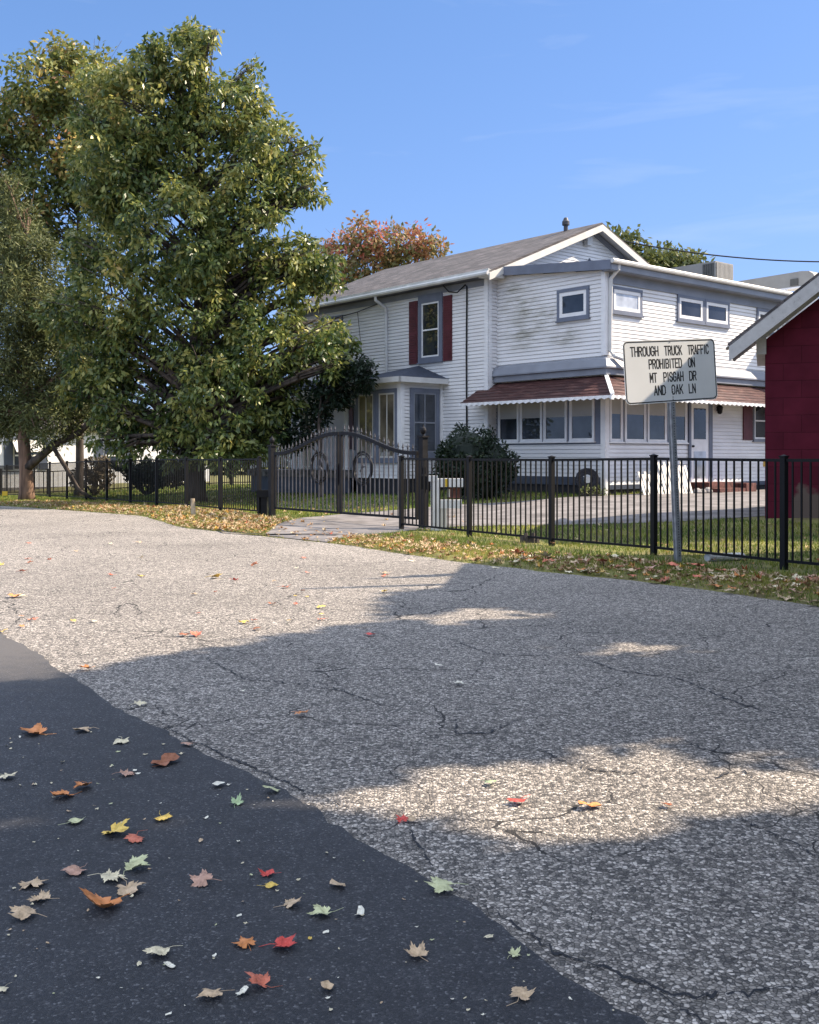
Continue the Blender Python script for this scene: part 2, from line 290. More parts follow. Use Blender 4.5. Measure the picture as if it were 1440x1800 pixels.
def asphalt(name, old=True):
    m, nt, b = newmat(name)
    g = N(nt, 'ShaderNodeTexCoord'); O = g.outputs['Object']
    sc = 76.0 if old else 150.0
    v = N(nt, 'ShaderNodeTexVoronoi', Scale=sc); v.inputs['Randomness'].default_value = 1.0; nt.links.new(O, v.inputs['Vector'])
    bw = N(nt, 'ShaderNodeSeparateColor'); nt.links.new(v.outputs['Color'], bw.inputs[0])
    v2 = N(nt, 'ShaderNodeTexVoronoi', Scale=sc, feature='DISTANCE_TO_EDGE'); nt.links.new(O, v2.inputs['Vector'])
    big = N(nt, 'ShaderNodeTexNoise', Scale=0.45, Detail=5.0); nt.links.new(O, big.inputs['Vector'])
    mid = N(nt, 'ShaderNodeTexNoise', Scale=9.0, Detail=4.0); nt.links.new(O, mid.inputs['Vector'])
    if old:
        r = ramp(nt, [(0.0, (0.095, 0.090, 0.085)), (0.35, (0.21, 0.192, 0.172)), (0.72, (0.42, 0.38, 0.335)), (1.0, (0.70, 0.64, 0.57))])
        nt.links.new(bw.outputs[0], r.inputs[0])
        edge = ramp(nt, [(0.0, 0.22), (0.15, 1.0)]); nt.links.new(v2.outputs['Distance'], edge.inputs[0])
        bigr = ramp(nt, [(0.3, 0.80), (0.7, 1.13)]); midr = ramp(nt, [(0.3, 0.85), (0.7, 1.15)])
    else:
        r = ramp(nt, [(0.0, (0.026, 0.027, 0.031)), (0.7, (0.044, 0.045, 0.05)), (0.93, (0.075, 0.075, 0.08)), (1.0, (0.16, 0.16, 0.165))])
        nt.links.new(bw.outputs[0], r.inputs[0])
        edge = ramp(nt, [(0.0, 0.7), (0.3, 1.0)]); nt.links.new(v2.outputs['Distance'], edge.inputs[0])
        bigr = ramp(nt, [(0.3, 0.8), (0.7, 1.25)]); midr = ramp(nt, [(0.3, 0.85), (0.7, 1.15)])
    nt.links.new(big.outputs['Fac'], bigr.inputs[0]); nt.links.new(mid.outputs['Fac'], midr.inputs[0])
    cur = r.outputs[0]
    for q in (edge, bigr, midr):
        mu = N(nt, 'ShaderNodeMixRGB', blend_type='MULTIPLY'); mu.inputs[0].default_value = 1; nt.links.new(cur, mu.inputs[1]); nt.links.new(q.outputs[0], mu.inputs[2]); cur = mu.outputs[0]
    hgt = v2.outputs['Distance']
    if old:  # hairline cracks
        dn = N(nt, 'ShaderNodeTexNoise', Scale=3.5, Detail=8.0); nt.links.new(O, dn.inputs['Vector'])
        ma = N(nt, 'ShaderNodeVectorMath', operation='MULTIPLY_ADD'); ma.inputs[1].default_value = (0.32, 0.32, 0); nt.links.new(dn.outputs['Color'], ma.inputs[0]); nt.links.new(O, ma.inputs[2])
        vc = N(nt, 'ShaderNodeTexVoronoi', Scale=1.25, feature='DISTANCE_TO_EDGE'); nt.links.new(ma.outputs[0], vc.inputs['Vector'])
        cm = N(nt, 'ShaderNodeTexNoise', Scale=0.7, Detail=3.0); nt.links.new(O, cm.inputs['Vector'])
        w = N(nt, 'ShaderNodeMapRange'); w.inputs['From Min'].default_value = 0.42; w.inputs['From Max'].default_value = 0.66; w.inputs['To Max'].default_value = 0.011; nt.links.new(cm.outputs['Fac'], w.inputs['Value'])
        lt = N(nt, 'ShaderNodeMath', operation='LESS_THAN'); nt.links.new(vc.outputs['Distance'], lt.inputs[0]); nt.links.new(w.outputs[0], lt.inputs[1])
        mx = N(nt, 'ShaderNodeMixRGB'); mx.inputs['Color2'].default_value = (0.03, 0.028, 0.026, 1); nt.links.new(lt.outputs[0], mx.inputs['Fac']); nt.links.new(cur, mx.inputs['Color1']); cur = mx.outputs[0]
    if not old:  # sunlit brightness of the far stretch painted in as a paler patch
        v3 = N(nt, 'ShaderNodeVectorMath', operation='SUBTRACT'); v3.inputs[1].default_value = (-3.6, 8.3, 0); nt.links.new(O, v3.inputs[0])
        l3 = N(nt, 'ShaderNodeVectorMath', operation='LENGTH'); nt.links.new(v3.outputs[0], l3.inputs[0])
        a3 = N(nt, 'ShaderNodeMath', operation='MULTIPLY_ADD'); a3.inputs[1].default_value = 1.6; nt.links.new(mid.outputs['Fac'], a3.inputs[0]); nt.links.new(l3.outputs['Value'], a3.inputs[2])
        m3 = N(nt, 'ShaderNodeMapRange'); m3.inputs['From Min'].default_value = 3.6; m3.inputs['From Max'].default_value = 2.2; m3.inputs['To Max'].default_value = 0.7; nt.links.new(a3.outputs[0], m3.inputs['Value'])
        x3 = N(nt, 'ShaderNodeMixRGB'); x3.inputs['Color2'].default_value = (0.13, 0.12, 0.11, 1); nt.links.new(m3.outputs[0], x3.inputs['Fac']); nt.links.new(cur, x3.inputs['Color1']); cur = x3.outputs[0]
    nt.links.new(cur, b.inputs['Base Color'])
    b.inputs['Roughness'].default_value = 0.8 if old else 0.62; b.inputs['Specular IOR Level'].default_value = 0.35
    cl = N(nt, 'ShaderNodeMath', operation='MINIMUM'); cl.inputs[1].default_value = 0.25; nt.links.new(hgt, cl.inputs[0])
    bp = N(nt, 'ShaderNodeBump', Strength=0.9 if old else 0.6, Distance=0.012 if old else 0.006); nt.links.new(cl.outputs[0], bp.inputs['Height']); nt.links.new(bp.outputs[0], b.inputs['Normal'])
    return m
M_['oldasphalt'] = asphalt('old_chip_asphalt', True)
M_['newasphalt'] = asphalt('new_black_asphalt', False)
M_['drive'] = mk('driveway_asphalt', (0.19, 0.175, 0.168), 0.85, 0.25, 2.2, bump=0.4, bscale=70)
M_['grassground'] = mk('lawn_soil', (0.17, 0.17, 0.045), 0.95, 0.2, 1.6, bump=0.5, bscale=30, col2=(0.10, 0.08, 0.035))
M_['blade'] = leafmat('grass_blades', [(0.0, (0.06, 0.12, 0.02)), (0.4, (0.16, 0.21, 0.035)), (0.75, (0.34, 0.32, 0.06)), (1.0, (0.48, 0.38, 0.14))], 0.3, 0.6)
M_['litter'] = leafmat('dry_leaf_litter', [(0.0, (0.14, 0.075, 0.04)), (0.35, (0.34, 0.20, 0.10)), (0.65, (0.52, 0.39, 0.24)), (0.85, (0.56, 0.46, 0.30)), (0.93, (0.55, 0.34, 0.05)), (1.0, (0.36, 0.08, 0.05))], 0.15, 0.7)

# ------------------------------------------------------------------ terrain
P0 = np.array([4.31, 12.16]); U = np.array([-0.558, 0.830]); W = np.array([0.830, 0.558])
def sstep(a, b, x):
    t = np.clip((np.asarray(x, float) - a) / (b - a), 0, 1); return t * t * (3 - 2 * t)
def tm(x, y):
    dx = np.asarray(x, float) - P0[0]; dy = np.asarray(y, float) - P0[1]
    return dx * U[0] + dy * U[1], dx * W[0] + dy * W[1]
EDGE = [(7.4, 4.4), (3.67, 9.42), (3.08, 10.54), (2.26, 11.62), (1.54, 12.36), (0.72, 13.36), (0, 14.44), (-1.15, 16.32), (-2.28, 17.59), (-3.0, 18.5), (-4.32, 19.98), (-6.13, 24.13), (-8.14, 26.43), (-12, 30.83), (-22, 43), (-70, 105)]
_et, _em = zip(*[tuple(float(q) for q in tm(*p)) for p in EDGE])
def medge(t): return np.interp(t, _et, _em) + 0.03 * np.sin(np.asarray(t) * 5.1) * np.sin(np.asarray(t) * 1.7 + 1) + 0.015 * np.sin(np.asarray(t) * 17.0)
def G(x, y):
    t, m = tm(x, y); tt = t / 1.099 - 10; tt = np.clip(tt, 0, None)
    drop = np.where(tt < 24, -0.0006 * tt ** 2, -0.3456 - 0.01 * (np.minimum(tt, 60) - 24))
    rise = 0.32 * sstep(1.0, 9.5, m)
    o = m - medge(t)
    return drop + rise + 0.045 * sstep(0.0, 0.3, o) + np.where(o > 0.3, 0.02 * np.sin(x * 1.7) * np.sin(y * 1.3), 0)
def Gf(x, y): return float(G(x, y))
ts = np.concatenate([np.arange(-30, -8, 2.0), np.arange(-8, 34, 0.25), np.arange(34, 60, 1.5), np.arange(60, 160, 10.0)])
def sheet(name, offs, mat, zoff=0.0):
    T, Oo = np.meshgrid(ts, offs, indexing='ij'); Mv = medge(T) + Oo
    X = P0[0] + T * U[0] + Mv * W[0]; Y = P0[1] + T * U[1] + Mv * W[1]
    Z = G(X, Y) + zoff
    n, k = T.shape; idx = np.arange(n * k).reshape(n, k)
    F = np.stack([idx[:-1, :-1], idx[:-1, 1:], idx[1:, 1:], idx[1:, :-1]], -1).reshape(-1, 4)
    V = np.stack([X, Y, Z], -1).reshape(-1, 3)
    # keep faces turned upward
    a = V[F[0, 1]] - V[F[0, 0]]; b = V[F[0, 3]] - V[F[0, 0]]
    if a[0] * b[1] - a[1] * b[0] < 0: F = F[:, ::-1]
    return npmesh(name, V, F, mat)
offs_g = np.concatenate([[0.0, 0.05, 0.1, 0.2, 0.3, 0.4], np.arange(0.6, 16, 0.35), np.arange(16, 40, 2.0), [50, 80, 120, 200]])
tag(sheet('ground', offs_g, M_['grassground'], 0.004), kind='structure')
offs_r = np.concatenate([[-120, -60, -30, -16], np.arange(-14, 0, 0.5), [0.06]])
tag(sheet('road', offs_r, M_['oldasphalt']), kind='structure')

def loft(name, A, B, mat, nt_=60, nc=24, zoff=0.01, kind='structure'):
    def rs(P, n):
        P = np.array(P, float); d = np.r_[0, np.cumsum(np.linalg.norm(np.diff(P, axis=0), axis=1))]
        u = np.linspace(0, d[-1], n); return np.stack([np.interp(u, d, P[:, 0]), np.interp(u, d, P[:, 1])], -1)
    a = rs(A, nt_); b = rs(B, nt_); w = np.linspace(0, 1, nc)[None, :, None]
    Pp = a[:, None] * (1 - w) + b[:, None] * w
    Z = G(Pp[..., 0], Pp[..., 1]) + zoff
    V = np.concatenate([Pp, Z[..., None]], -1).reshape(-1, 3); idx = np.arange(nt_ * nc).reshape(nt_, nc)
    F = np.stack([idx[:-1, :-1], idx[:-1, 1:], idx[1:, 1:], idx[1:, :-1]], -1).reshape(-1, 4)
    c = V[F[len(F) // 2]]; a_ = c[1] - c[0]; b_ = c[3] - c[0]
    if a_[0] * b_[1] - a_[1] * b_[0] < 0: F = F[:, ::-1]
    o = npmesh(name, V, F, mat); tag(o, kind=kind); return o
DF = [(-2.45, 17.85), (-2.5, 20.0), (-2.3, 22.6), (-0.6, 24.6), (1.3, 25.3), (4.4, 26.5), (5.3, 26.9), (9, 30.1), (13, 33.4), (20, 39)]
DN = [(-1.3, 16.5), (-0.35, 17.7), (0.2, 18.9), (0.9, 19.5), (1.8, 19.6), (3.5, 19.3), (5, 19.2), (7, 19.6), (14, 24), (24, 34)]
loft('driveway', DF, DN, M_['drive'], 110, 40, 0.014)
DARK = [(-4.4, 9.9), (-3.15, 8.08), (-2.61, 7.30), (-2.03, 6.37), (-1.49, 5.53), (-1.19, 5.13), (-0.80, 4.61), (-0.51, 4.25), (-0.25, 3.83), (-0.04, 3.48), (0.22, 3.09), (0.39, 2.78), (0.56, 2.51), (0.95, 1.8), (2.1, -0.5), (3.4, -3)]
rr = random.Random(3); dk = []
for (x0, y0), (x1, y1) in zip(DARK[:-1], DARK[1:]):
    n = max(2, int(math.hypot(x1 - x0, y1 - y0) / 0.06))
    for i in range(n):
        u = i / n; dk.append((x0 + (x1 - x0) * u + rr.gauss(0, 0.012) + .010 * math.sin((y0 + (y1 - y0) * u) * 6.3), y0 + (y1 - y0) * u + rr.gauss(0, 0.012)))
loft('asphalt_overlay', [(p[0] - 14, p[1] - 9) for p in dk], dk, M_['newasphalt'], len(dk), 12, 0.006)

# long cracks in the old surface (flat tar-dark ribbons)
def gp(x, y, z=0.0):
    Y = (CAMZ - z) * 1850 / (y - 803); return ((x - 720) / 1850 * Y, Y)
CR = MB(); rc = random.Random(5)
def crack(pts, w0):
    P = [Vector((*gp(*p), 0)) for p in pts]; out = []
    for a, b in zip(P[:-1], P[1:]):
        n = max(3, int((b - a).length / 0.018))
        for i in range(n): out.append(a.lerp(b, i / n) + Vector((rc.gauss(0, 0.007), rc.gauss(0, 0.010), 0)))
    out.append(P[-1])
    for i in range(len(out) - 1):
        a, b = out[i], out[i + 1]; d = (b - a); d.z = 0
        if d.length < 1e-5: continue
        n = Vector((-d.y, d.x, 0)).normalized(); k = w0 * .8 * (0.1 + rc.random() * 1.1) * min(1, 0.25 + 3 * min(i, len(out) - i) / len(out))
        z = 0.004
        q = [a + n * k, a - n * k, b - n * k, b + n * k]
        CR.face([(p.x, p.y, Gf(p.x, p.y) + z + 0.0002 * (i % 7)) for p in q])
for pts, w in (([(845, 1585), (900, 1625), (965, 1668), (1010, 1690), (1075, 1705), (1130, 1735), (1190, 1752), (1270, 1752), (1360, 1738), (1440, 1742)], 0.007),
               ([(1100, 1712), (1180, 1760), (1235, 1800)], 0.007),
               ([(1005, 1150), (1080, 1178), (1150, 1188), (1200, 1196), (1255, 1220), (1320, 1245), (1400, 1262), (1440, 1266)], 0.011),
               ([(935, 1308), (985, 1338), (1040, 1355), (1110, 1360), (1180, 1358)], 0.007), ([(1290, 1432), (1350, 1465), (1400, 1485), (1440, 1508)], 0.006),
               ([(800, 1260), (803, 1290), (860, 1290), (915, 1265)], 0.008), ([(360, 1155), (430, 1195), (520, 1202), (660, 1225)], 0.008),
               ([(270, 1262), (330, 1300), (440, 1348), (520, 1385), (620, 1425)], 0.008), ([(1180, 1372), (1250, 1368), (1310, 1355), (1330, 1372)], 0.006),
               ([(500, 1195), (560, 1200), (700, 1250)], 0.006), ([(720, 1455), (735, 1490), (760, 1530)], 0.006), ([(780, 1120), (860, 1150), (990, 1155)], 0.008),
               ([(1175, 1290), (1240, 1320), (1330, 1330), (1440, 1352)], 0.005), ([(590, 1520), (700, 1590)], 0.003)):
    crack(pts, w)
tag(CR.build('road_cracks', M_['dark']), kind='structure')
# the tarred utility seam across the driveway mouth
SE = MB(); sp = [(-3.9, 20.3), (-3.5, 19.3), (-3.3, 18.6), (-2.6, 18.0), (-1.8, 17.5), (-1.2, 17.2)]
for a, b in zip(sp[:-1], sp[1:]):
    SE.face([(a[0], a[1] - .04, Gf(*a) + .03), (a[0] + .03, a[1] + .05, Gf(*a) + .03), (b[0] + .03, b[1] + .05, Gf(*b) + .03), (b[0], b[1] - .04, Gf(*b) + .03)])
tag(SE.build('tar_seam', M_['dark']), kind='structure')

# ------------------------------------------------------------------ house
L = Vector((-0.647, 0.762, 0)); R = Vector((0.762, 0.647, 0)); ZV = Vector((0, 0, 1))
Cc = Vector((5.06, 27.2, 0)); Mm = Vector((2.24, 29.97, 0)); B1 = Vector((-0.246, 30.4, 0))
HOUSE = Vector((3.4, 29.5, 0.3))
M_['stained'] = stained()
house = thing('house', HOUSE, 'white two-storey house with blue-grey trim, a red awning and a grey gabled roof', 'house')
def wp(o, d, n, s, z, out=0.0): return o + d * s + n * out + ZV * z
def siding(o, d, n, s0, s1, z0, z1, mat, name='wall', clip=None, cz=0.105):
    mb = MB(); z = z0
    while z < z1 - 1e-4:
        zt = min(z + cz, z1)
        if clip: a0, b0 = clip(z); a1, b1 = clip(zt)
        else: a0, b0, a1, b1 = s0, s1, s0, s1
        if b0 - a0 > 0.02:
            zg = zt - .023
            pb0, pb1 = wp(o, d, n, a0, z, .016), wp(o, d, n, b0, z, .016); pt0, pt1 = wp(o, d, n, a1, zg, .006), wp(o, d, n, b1, zg, .006)
            g0, g1 = wp(o, d, n, a1, zg + .002, -.016), wp(o, d, n, b1, zg + .002, -.016); h0, h1 = wp(o, d, n, a1, zt, -.016), wp(o, d, n, b1, zt, -.016)
            mb.face([pb0, pb1, pt1, pt0]); mb.face([pt0, pt1, g1, g0]); mb.face([g0, g1, h1, h0]); mb.face([wp(o, d, n, a0, z, -.016), wp(o, d, n, b0, z, -.016), pb1, pb0])
        z = zt
    return mb.build(name, mat, house)
def wbox(mb, o, d, n, s0, s1, z0, z1, n0, n1, mi=0): mb.obox(wp(o, d, n, s0, z0, n0), d * (s1 - s0), n * (n1 - n0), ZV * (z1 - z0), mi)
nL = -R; nR = -L; nG = -L   # outward normals
def part(name, mat, *boxes, parent=None, label=None):
    mb = MB()
    for bx in boxes: wbox(mb, *bx)
    return mb.build(name, mat, parent or house, label=label)
def window(o, d, n, s0, s1, z0, z1, trim=0.1, sash=0.045, pane='pane', blind=None, rail=True, mullion=False, trimmat='bluegrey', sashmat='white', top=None, pane2=None):
    """outer trim rectangle s0..s1 x z0..z1"""
    tp = top if top is not None else trim
    f = MB(); e = 0.0
    wbox(f, o, d, n, s0, s1, z1 - tp, z1, .012, .055); wbox(f, o, d, n, s0, s1, z0, z0 + trim, .012, .06)
    wbox(f, o, d, n, s0, s0 + trim, z0 + trim, z1 - tp, .012, .05); wbox(f, o, d, n, s1 - trim, s1, z0 + trim, z1 - tp, .012, .05)
    wbox(f, o, d, n, s0 - .03, s1 + .03, z0 - .035, z0, .012, .085)
    fr = f.build('window', M_[trimmat], house)
    a, b_, c, dd = s0 + trim, s1 - trim, z0 + trim, z1 - tp
    g = MB(); wbox(g, o, d, n, a, b_, c, c + sash, .012, .042); wbox(g, o, d, n, a, b_, dd - sash, dd, .012, .042)
    wbox(g, o, d, n, a, a + sash, c + sash, dd - sash, .012, .04); wbox(g, o, d, n, b_ - sash, b_, c + sash, dd - sash, .012, .04)
    mz = (c + dd) / 2
    if rail: wbox(g, o, d, n, a + sash, b_ - sash, mz - .022, mz + .022, .012, .044)
    if mullion: wbox(g, o, d, n, (a + b_) / 2 - .018, (a + b_) / 2 + .018, c + sash, dd - sash, .012, .036)
    g.build('sash', M_[sashmat], fr)
    p = MB(); wbox(p, o, d, n, a + sash, b_ - sash, c + sash, dd - sash, .012, .024); p.build('pane', M_[pane], fr)
    if blind:
        q = MB(); wbox(q, o, d, n, a + sash, b_ - sash, dd - sash - blind, dd - sash, .02, .028); q.build('blind', M_['blind'], fr)
    return fr
# bodies (kept just inside the siding)
bd = MB()
bd.obox(Mm + R * .03 + L * .03 + ZV * .2, R * 9.0, L * 9.9, ZV * 6.35)
bd.obox(Cc + R * .03 + L * .03 + ZV * .2, R * 8.84, L * 4.1, ZV * 5.9)
bd.obox(B1 + R * .03 + L * .03 + ZV * .2, R * 1.7, L * 2.1, ZV * 3.3)
bd.build('inner_structure', M_['dark'], house)
# main front wall, gable, sunroom walls, bay walls
siding(Mm, L, nL, 0.0, 10.0, 0.85, 6.55, M_['vinyl'])
def gclip(z):
    h = max(0.0, (z - 6.55) / 0.417); return (min(0.0 + h, 4.53), max(9.06 - h, 4.53))
siding(Mm, R, nG, 0, 9.06, 0.85, 6.55, M_['vinyl'])
siding(Mm, R, nG, 0, 9.06, 6.55, 8.40, M_['vinyl'], clip=gclip)
siding(Cc, L, nL, 0.0, 4.03, 0.82, 6.5, M_['stained'], clip=lambda z: (min(4.0, max(0.0, (z - 6.19) / .09)), 4.03))
siding(Cc, R, nR, 0.0, 8.87, 0.62, 6.2, M_['vinyl'])
siding(B1, R, nR, 0.0, 1.62, 0.72, 3.62, M_['vinyl'])
siding(B1, L, nL, 0.0, 2.12, 0.72, 3.62, M_['vinyl'])
siding(B1 + L * 2.12, R, L, 0.0, 1.62, 0.72, 3.62, M_['vinyl'])
# foundations
fd = MB(); fd.obox(Cc + R * .05 + L * .05 - ZV * .1, R * 8.7, L * 4, ZV * 0.74); fd.obox(Mm + R * .05 + L * .05 - ZV * .3, R * 8.8, L * 9.8, ZV * 1.16); fd.obox(B1 + R * .05 + L * .05 - ZV * .2, R * 1.6, L * 2.0, ZV * 0.93)
fd.build('foundation', M_['stone'], house)
part('sill_board', M_['bluedark'], (Cc, L, nL, 0.0, 3.9, .60, .82, -.02, .03), (Cc, R, nR, 0.0, 3.5, .50, .62, -.02, .03), (Cc, R, nR, 4.8, 8.8, .50, .62, -.02, .03))
# corner boards
part('corner_board', M_['white'], (Mm, L, nL, -.02, .13, .85, 6.5, .012, .035), (Mm, R, nG, 0.0, .12, .85, 6.5, .012, .035))
part('corner_board', M_['white'], (Cc, L, nL, -.035, .12, .3, 3.4, .017, .045), (Cc, R, nR, -.017, .12, .3, 3.4, .017, .042), (Cc, L, nL, -.035, .10, 3.98, 6.14, .017, .045), (Cc, R, nR, -.017, .10, 3.98, 6.14, .017, .042))
part('corner_board', M_['white'], (B1, L, nL, -.03, .12, .72, 3.6, .017, .045), (B1, R, nR, -.017, .10, .72, 3.6, .017, .04))
part('corner_board', M_['white'], (B1, R, nR, 1.5, 1.62, .72, 3.6, .017, .04))
# main roof slabs
def quadslab(pts, th, mat, name, parent=house, label=None):
    mb = MB(); pts = [Vector(p) for p in pts]; n = (pts[1] - pts[0]).cross(pts[2] - pts[0]).normalized()
    if n.z < 0: pts.reverse(); n = -n
    lo = [p - n * th for p in pts]; mb.face(pts); mb.face(list(reversed(lo)))
    for i in range(len(pts)):
        j = (i + 1) % len(pts); mb.face([pts[i], lo[i], lo[j], pts[j]])
    return mb.build(name, mat, parent, label=label)
ov = .38; rz = lambda a: 6.55 + .417 * a + .17
Eo = Mm - L * .42
e0 = Eo - R * ov + ZV * rz(-ov); e1 = Mm + L * 10.3 - R * ov + ZV * rz(-ov); r0 = Eo + R * 4.53 + ZV * rz(4.53); r1 = Mm + L * 10.3 + R * 4.53 + ZV * rz(4.53)
f0 = Eo + R * (9.06 + ov) + ZV * rz(-ov); f1 = Mm + L * 10.3 + R * (9.06 + ov) + ZV * rz(-ov)
roof = quadslab([e0, e1, r1, r0], .06, M_['shingle'], 'roof')
quadslab([r0, r1, f1, f0], .06, M_['shingle'], 'roof')
vp = MB(); vb = Mm + L * .9 + R * 4.35; vp.lathe(vb + ZV * 8.45, [(.07, 0), (.07, .25), (.12, .27), (.12, .38), (.09, .42), (.06, .5), (0.0, .52)]); vp.build('roof_pipe', M_['ironlight'], roof)
# rake boards along the gable, soffit, frieze
def beam(a, b, down, th, nrm, mat, name, parent=house):
    a, b = Vector(a), Vector(b); mb = MB(); mb.obox(a - ZV * down, b - a, nrm * th, ZV * down); return mb.build(name, mat, parent)
dz = ZV * -.065
beam(Eo - R * ov + ZV * (rz(-ov) - .07), Eo + R * 4.53 + ZV * (rz(4.53) - .07), .20, .03, -L, M_['cream'], 'rake_board')
beam(Eo + R * 4.53 + ZV * (rz(4.53) - .07), Eo + R * (9.06 + ov) + ZV * (rz(-ov) - .07), .20, .03, -L, M_['cream'], 'rake_board')
beam(Mm - L * .02 - R * .0 + ZV * (rz(0) - .15), Mm - L * .02 + R * 4.53 + ZV * (rz(4.53) - .15), .17, .03, -L, M_['bluelight'], 'frieze_board')
beam(Mm - L * .02 + R * 4.53 + ZV * (rz(4.53) - .15), Mm - L * .02 + R * 9.06 + ZV * (rz(0) - .15), .17, .03, -L, M_['bluelight'], 'frieze_board')
quadslab([Eo - R * ov + ZV * (rz(-ov) - .09), Mm - R * ov + ZV * (rz(-ov) - .09), Mm + R * 4.53 + ZV * (rz(4.53) - .09), Eo + R * 4.53 + ZV * (rz(4.53) - .09)], .015, M_['cream'], 'soffit')
quadslab([Eo + R * 4.53 + ZV * (rz(4.53) - .09), Mm + R * 4.53 + ZV * (rz(4.53) - .09), Mm + R * (9.06 + ov) + ZV * (rz(-ov) - .09), Eo + R * (9.06 + ov) + ZV * (rz(-ov) - .09)], .015, M_['cream'], 'soffit')
# eave: soffit, frieze, gutter along the front
part('soffit', M_['ironlight'], (Mm, L, nL, -.3, 10.2, 6.42, 6.45, .0, .36)); part('frieze_board', M_['bluelight'], (Mm, L, nL, .13, 10.0, 6.24, 6.42, .017, .04))
gt = MB(); gt.tube([e0 - R * .03 - ZV * .07, e1 - R * .03 - ZV * .10], .07, 8); wbox(gt, Mm, L, nL, -.42, 10.3, 6.50, 6.62, .36, .41); gt.build('gutter', M_['gutter'], house)
part('eave_return', M_['cream'], (Mm, R, nG, -.38, .25, 6.40, 6.60, .0, .42))
# gable floodlight and small louvre
fl = MB(); c0 = wp(Mm, R, nG, 4.12, 7.9, .03); fl.obox(c0, R * .22, nG * .16, ZV * .28); fl.tube([c0 + ZV * .28 + R * .1 + nG * .1, c0 + ZV * .4 + R * .05], .03); fl.build('gable_fixture', M_['gutter'], house)
lv = MB(); q = [wp(Mm, R, nG, 4.05, 7.1, .03), wp(Mm, R, nG, 4.75, 7.1, .03), wp(Mm, R, nG, 4.4, 7.55, .03)]; lv.face(q); lv.face([p + nG * .01 for p in q][::-1]); lv.build('gable_louvre', M_['bluedark'], house)
# upper window on the front with shutters
window(Mm, L, nL, 1.91, 3.0, 4.22, 6.28, .15, .05, pane='pane', top=.26)
for a, b_ in ((1.49, 1.87), (3.05, 3.44)):
    sh = MB(); wbox(sh, Mm, L, nL, a, b_, 4.2, 6.14, .014, .045)
    for k in range(2):
        za = 4.28 + k * .95
        for j in range(12): wbox(sh, Mm, L, nL, a + .05, b_ - .05, za + j * .072, za + j * .072 + .045, .045, .055)
    sh.build('shutter', M_['shutter'], house)
# downspout, conduit, service cable
ds = MB(); a = Mm + L * 4.65; ds.tube([a + nL * .40 + ZV * 6.5, a + nL * .40 + ZV * 6.3, a - L * .12 + nL * .1 + ZV * 6.08, a - L * .12 + nL * .07 + ZV * 5.9, a - L * .14 + nL * .07 + ZV * 4.0], .052, 8); ds.build('downspout', M_['gutter'], house)
cd = MB(); a = Mm + L * .83 + nL * .05; cd.tube([a + ZV * 6.3, a + ZV * 4.3 + L * .02, a + ZV * 1.2], .024, 6); cd.tube([a + ZV * 6.28, a + ZV * 6.36 + L * .06, a + ZV * 6.15 + L * .3 + nL * .1, a + ZV * 6.2 + L * .6 + nL * .15, a + ZV * 6.4 + L * .8 + nL * .2], .02, 6); cd.build('power_conduit', M_['iron'], house)
cb = MB(); a = Mm + nL * .08; cb.tube([a + L * 4.9 + ZV * 6.25, a + L * 6 + ZV * 6.1, a + L * 7.5 + ZV * 6.0], .014, 5); cb.tube([a + L * 6.0 + ZV * 6.1, a + L * 5.85 + ZV * 5.2, a + L * 5.7 + ZV * 4.0], .01, 5); cb.build('service_cable', M_['black'], house)
# bay window roof
ap = Mm + L * 3.0 + nL * .02 + ZV * 4.14; zb = 3.66; oh = .28
ba = B1 - L * oh * 0 - R * oh - L * oh + ZV * zb; bb = B1 + L * (2.12 + oh) - R * oh + ZV * zb; bc = Mm + L * 1.60 + nL * .0 + ZV * zb; bc = B1 + R * 1.62 - L * oh + ZV * zb; be = B1 + R * 1.62 + L * (2.12 + oh) + ZV * zb
rb = MB(); api = ap + R * .0
for tri in ([ba, bc, api], [bb, ba, api], [be, bb, api]): rb.face(tri)
rb.face([ba, bb, be, bc]); brf = rb.build('bay_roof', M_['bayroof'], house)
part('bay_gutter', M_['gutter'], (B1, R, nR, -.30, 1.62, 3.50, 3.655, .24, .30), (B1, L, nL, -.30, 2.42, 3.50, 3.655, .24, .30), parent=brf)
part('bay_soffit', M_['cream'], (B1, R, nR, -.26, 1.62, 3.56, 3.60, .0, .25), (B1, L, nL, -.26, 2.40, 3.56, 3.60, .0, .25))
window(B1, R, nR, .32, 1.46, 1.35, 3.36, .13, .045, pane='panecurtain', mullion=True, sashmat='bluelight')
window(B1, L, nL, .12, 1.10, 1.2, 3.34, .12, .045, pane='panewarm', mullion=True, rail=False, sashmat='cream')
window(B1, L, nL, 1.12, 2.10, 1.2, 3.34, .12, .045, pane='panewarm', mullion=True, rail=False, sashmat='cream')
# sunroom roof, fascia, gutter
zr = lambda s: 6.40 + .09 * s
sa = Cc - L * .32 - R * .16
quadslab([sa + ZV * zr(-.3), Cc - L * .32 + R * 9.1 + ZV * zr(-.3), Cc + L * 4.03 + R * 9.1 + ZV * zr(4.03), Cc + L * 4.03 - R * .16 + ZV * zr(4.03)], .05, M_['bluedark'], 'sunroom_roof')
beam(sa + ZV * (zr(-.3) + .012), Cc + L * 4.03 - R * .16 + ZV * (zr(4.03) + .012), .25, .03, -R, M_['bluegrey'], 'fascia')
part('soffit', M_['bluelight'], (Cc, R, nR, -.15, 8.9, 6.12, 6.15, .0, .30))
gt = MB(); a = Cc - L * .37 - R * .18; gt.tube([a + ZV * 6.36, a + R * 9.1 + ZV * 6.36], .065, 8); gt.build('gutter', M_['gutter'], house)
part('fascia', M_['bluelight'], (Cc, R, nR, -.15, 8.95, 6.14, 6.36, .30, .325)); part('frieze_board', M_['bluelight'], (Cc, R, nR, .1, 8.87, 5.86, 6.12, .017, .035))
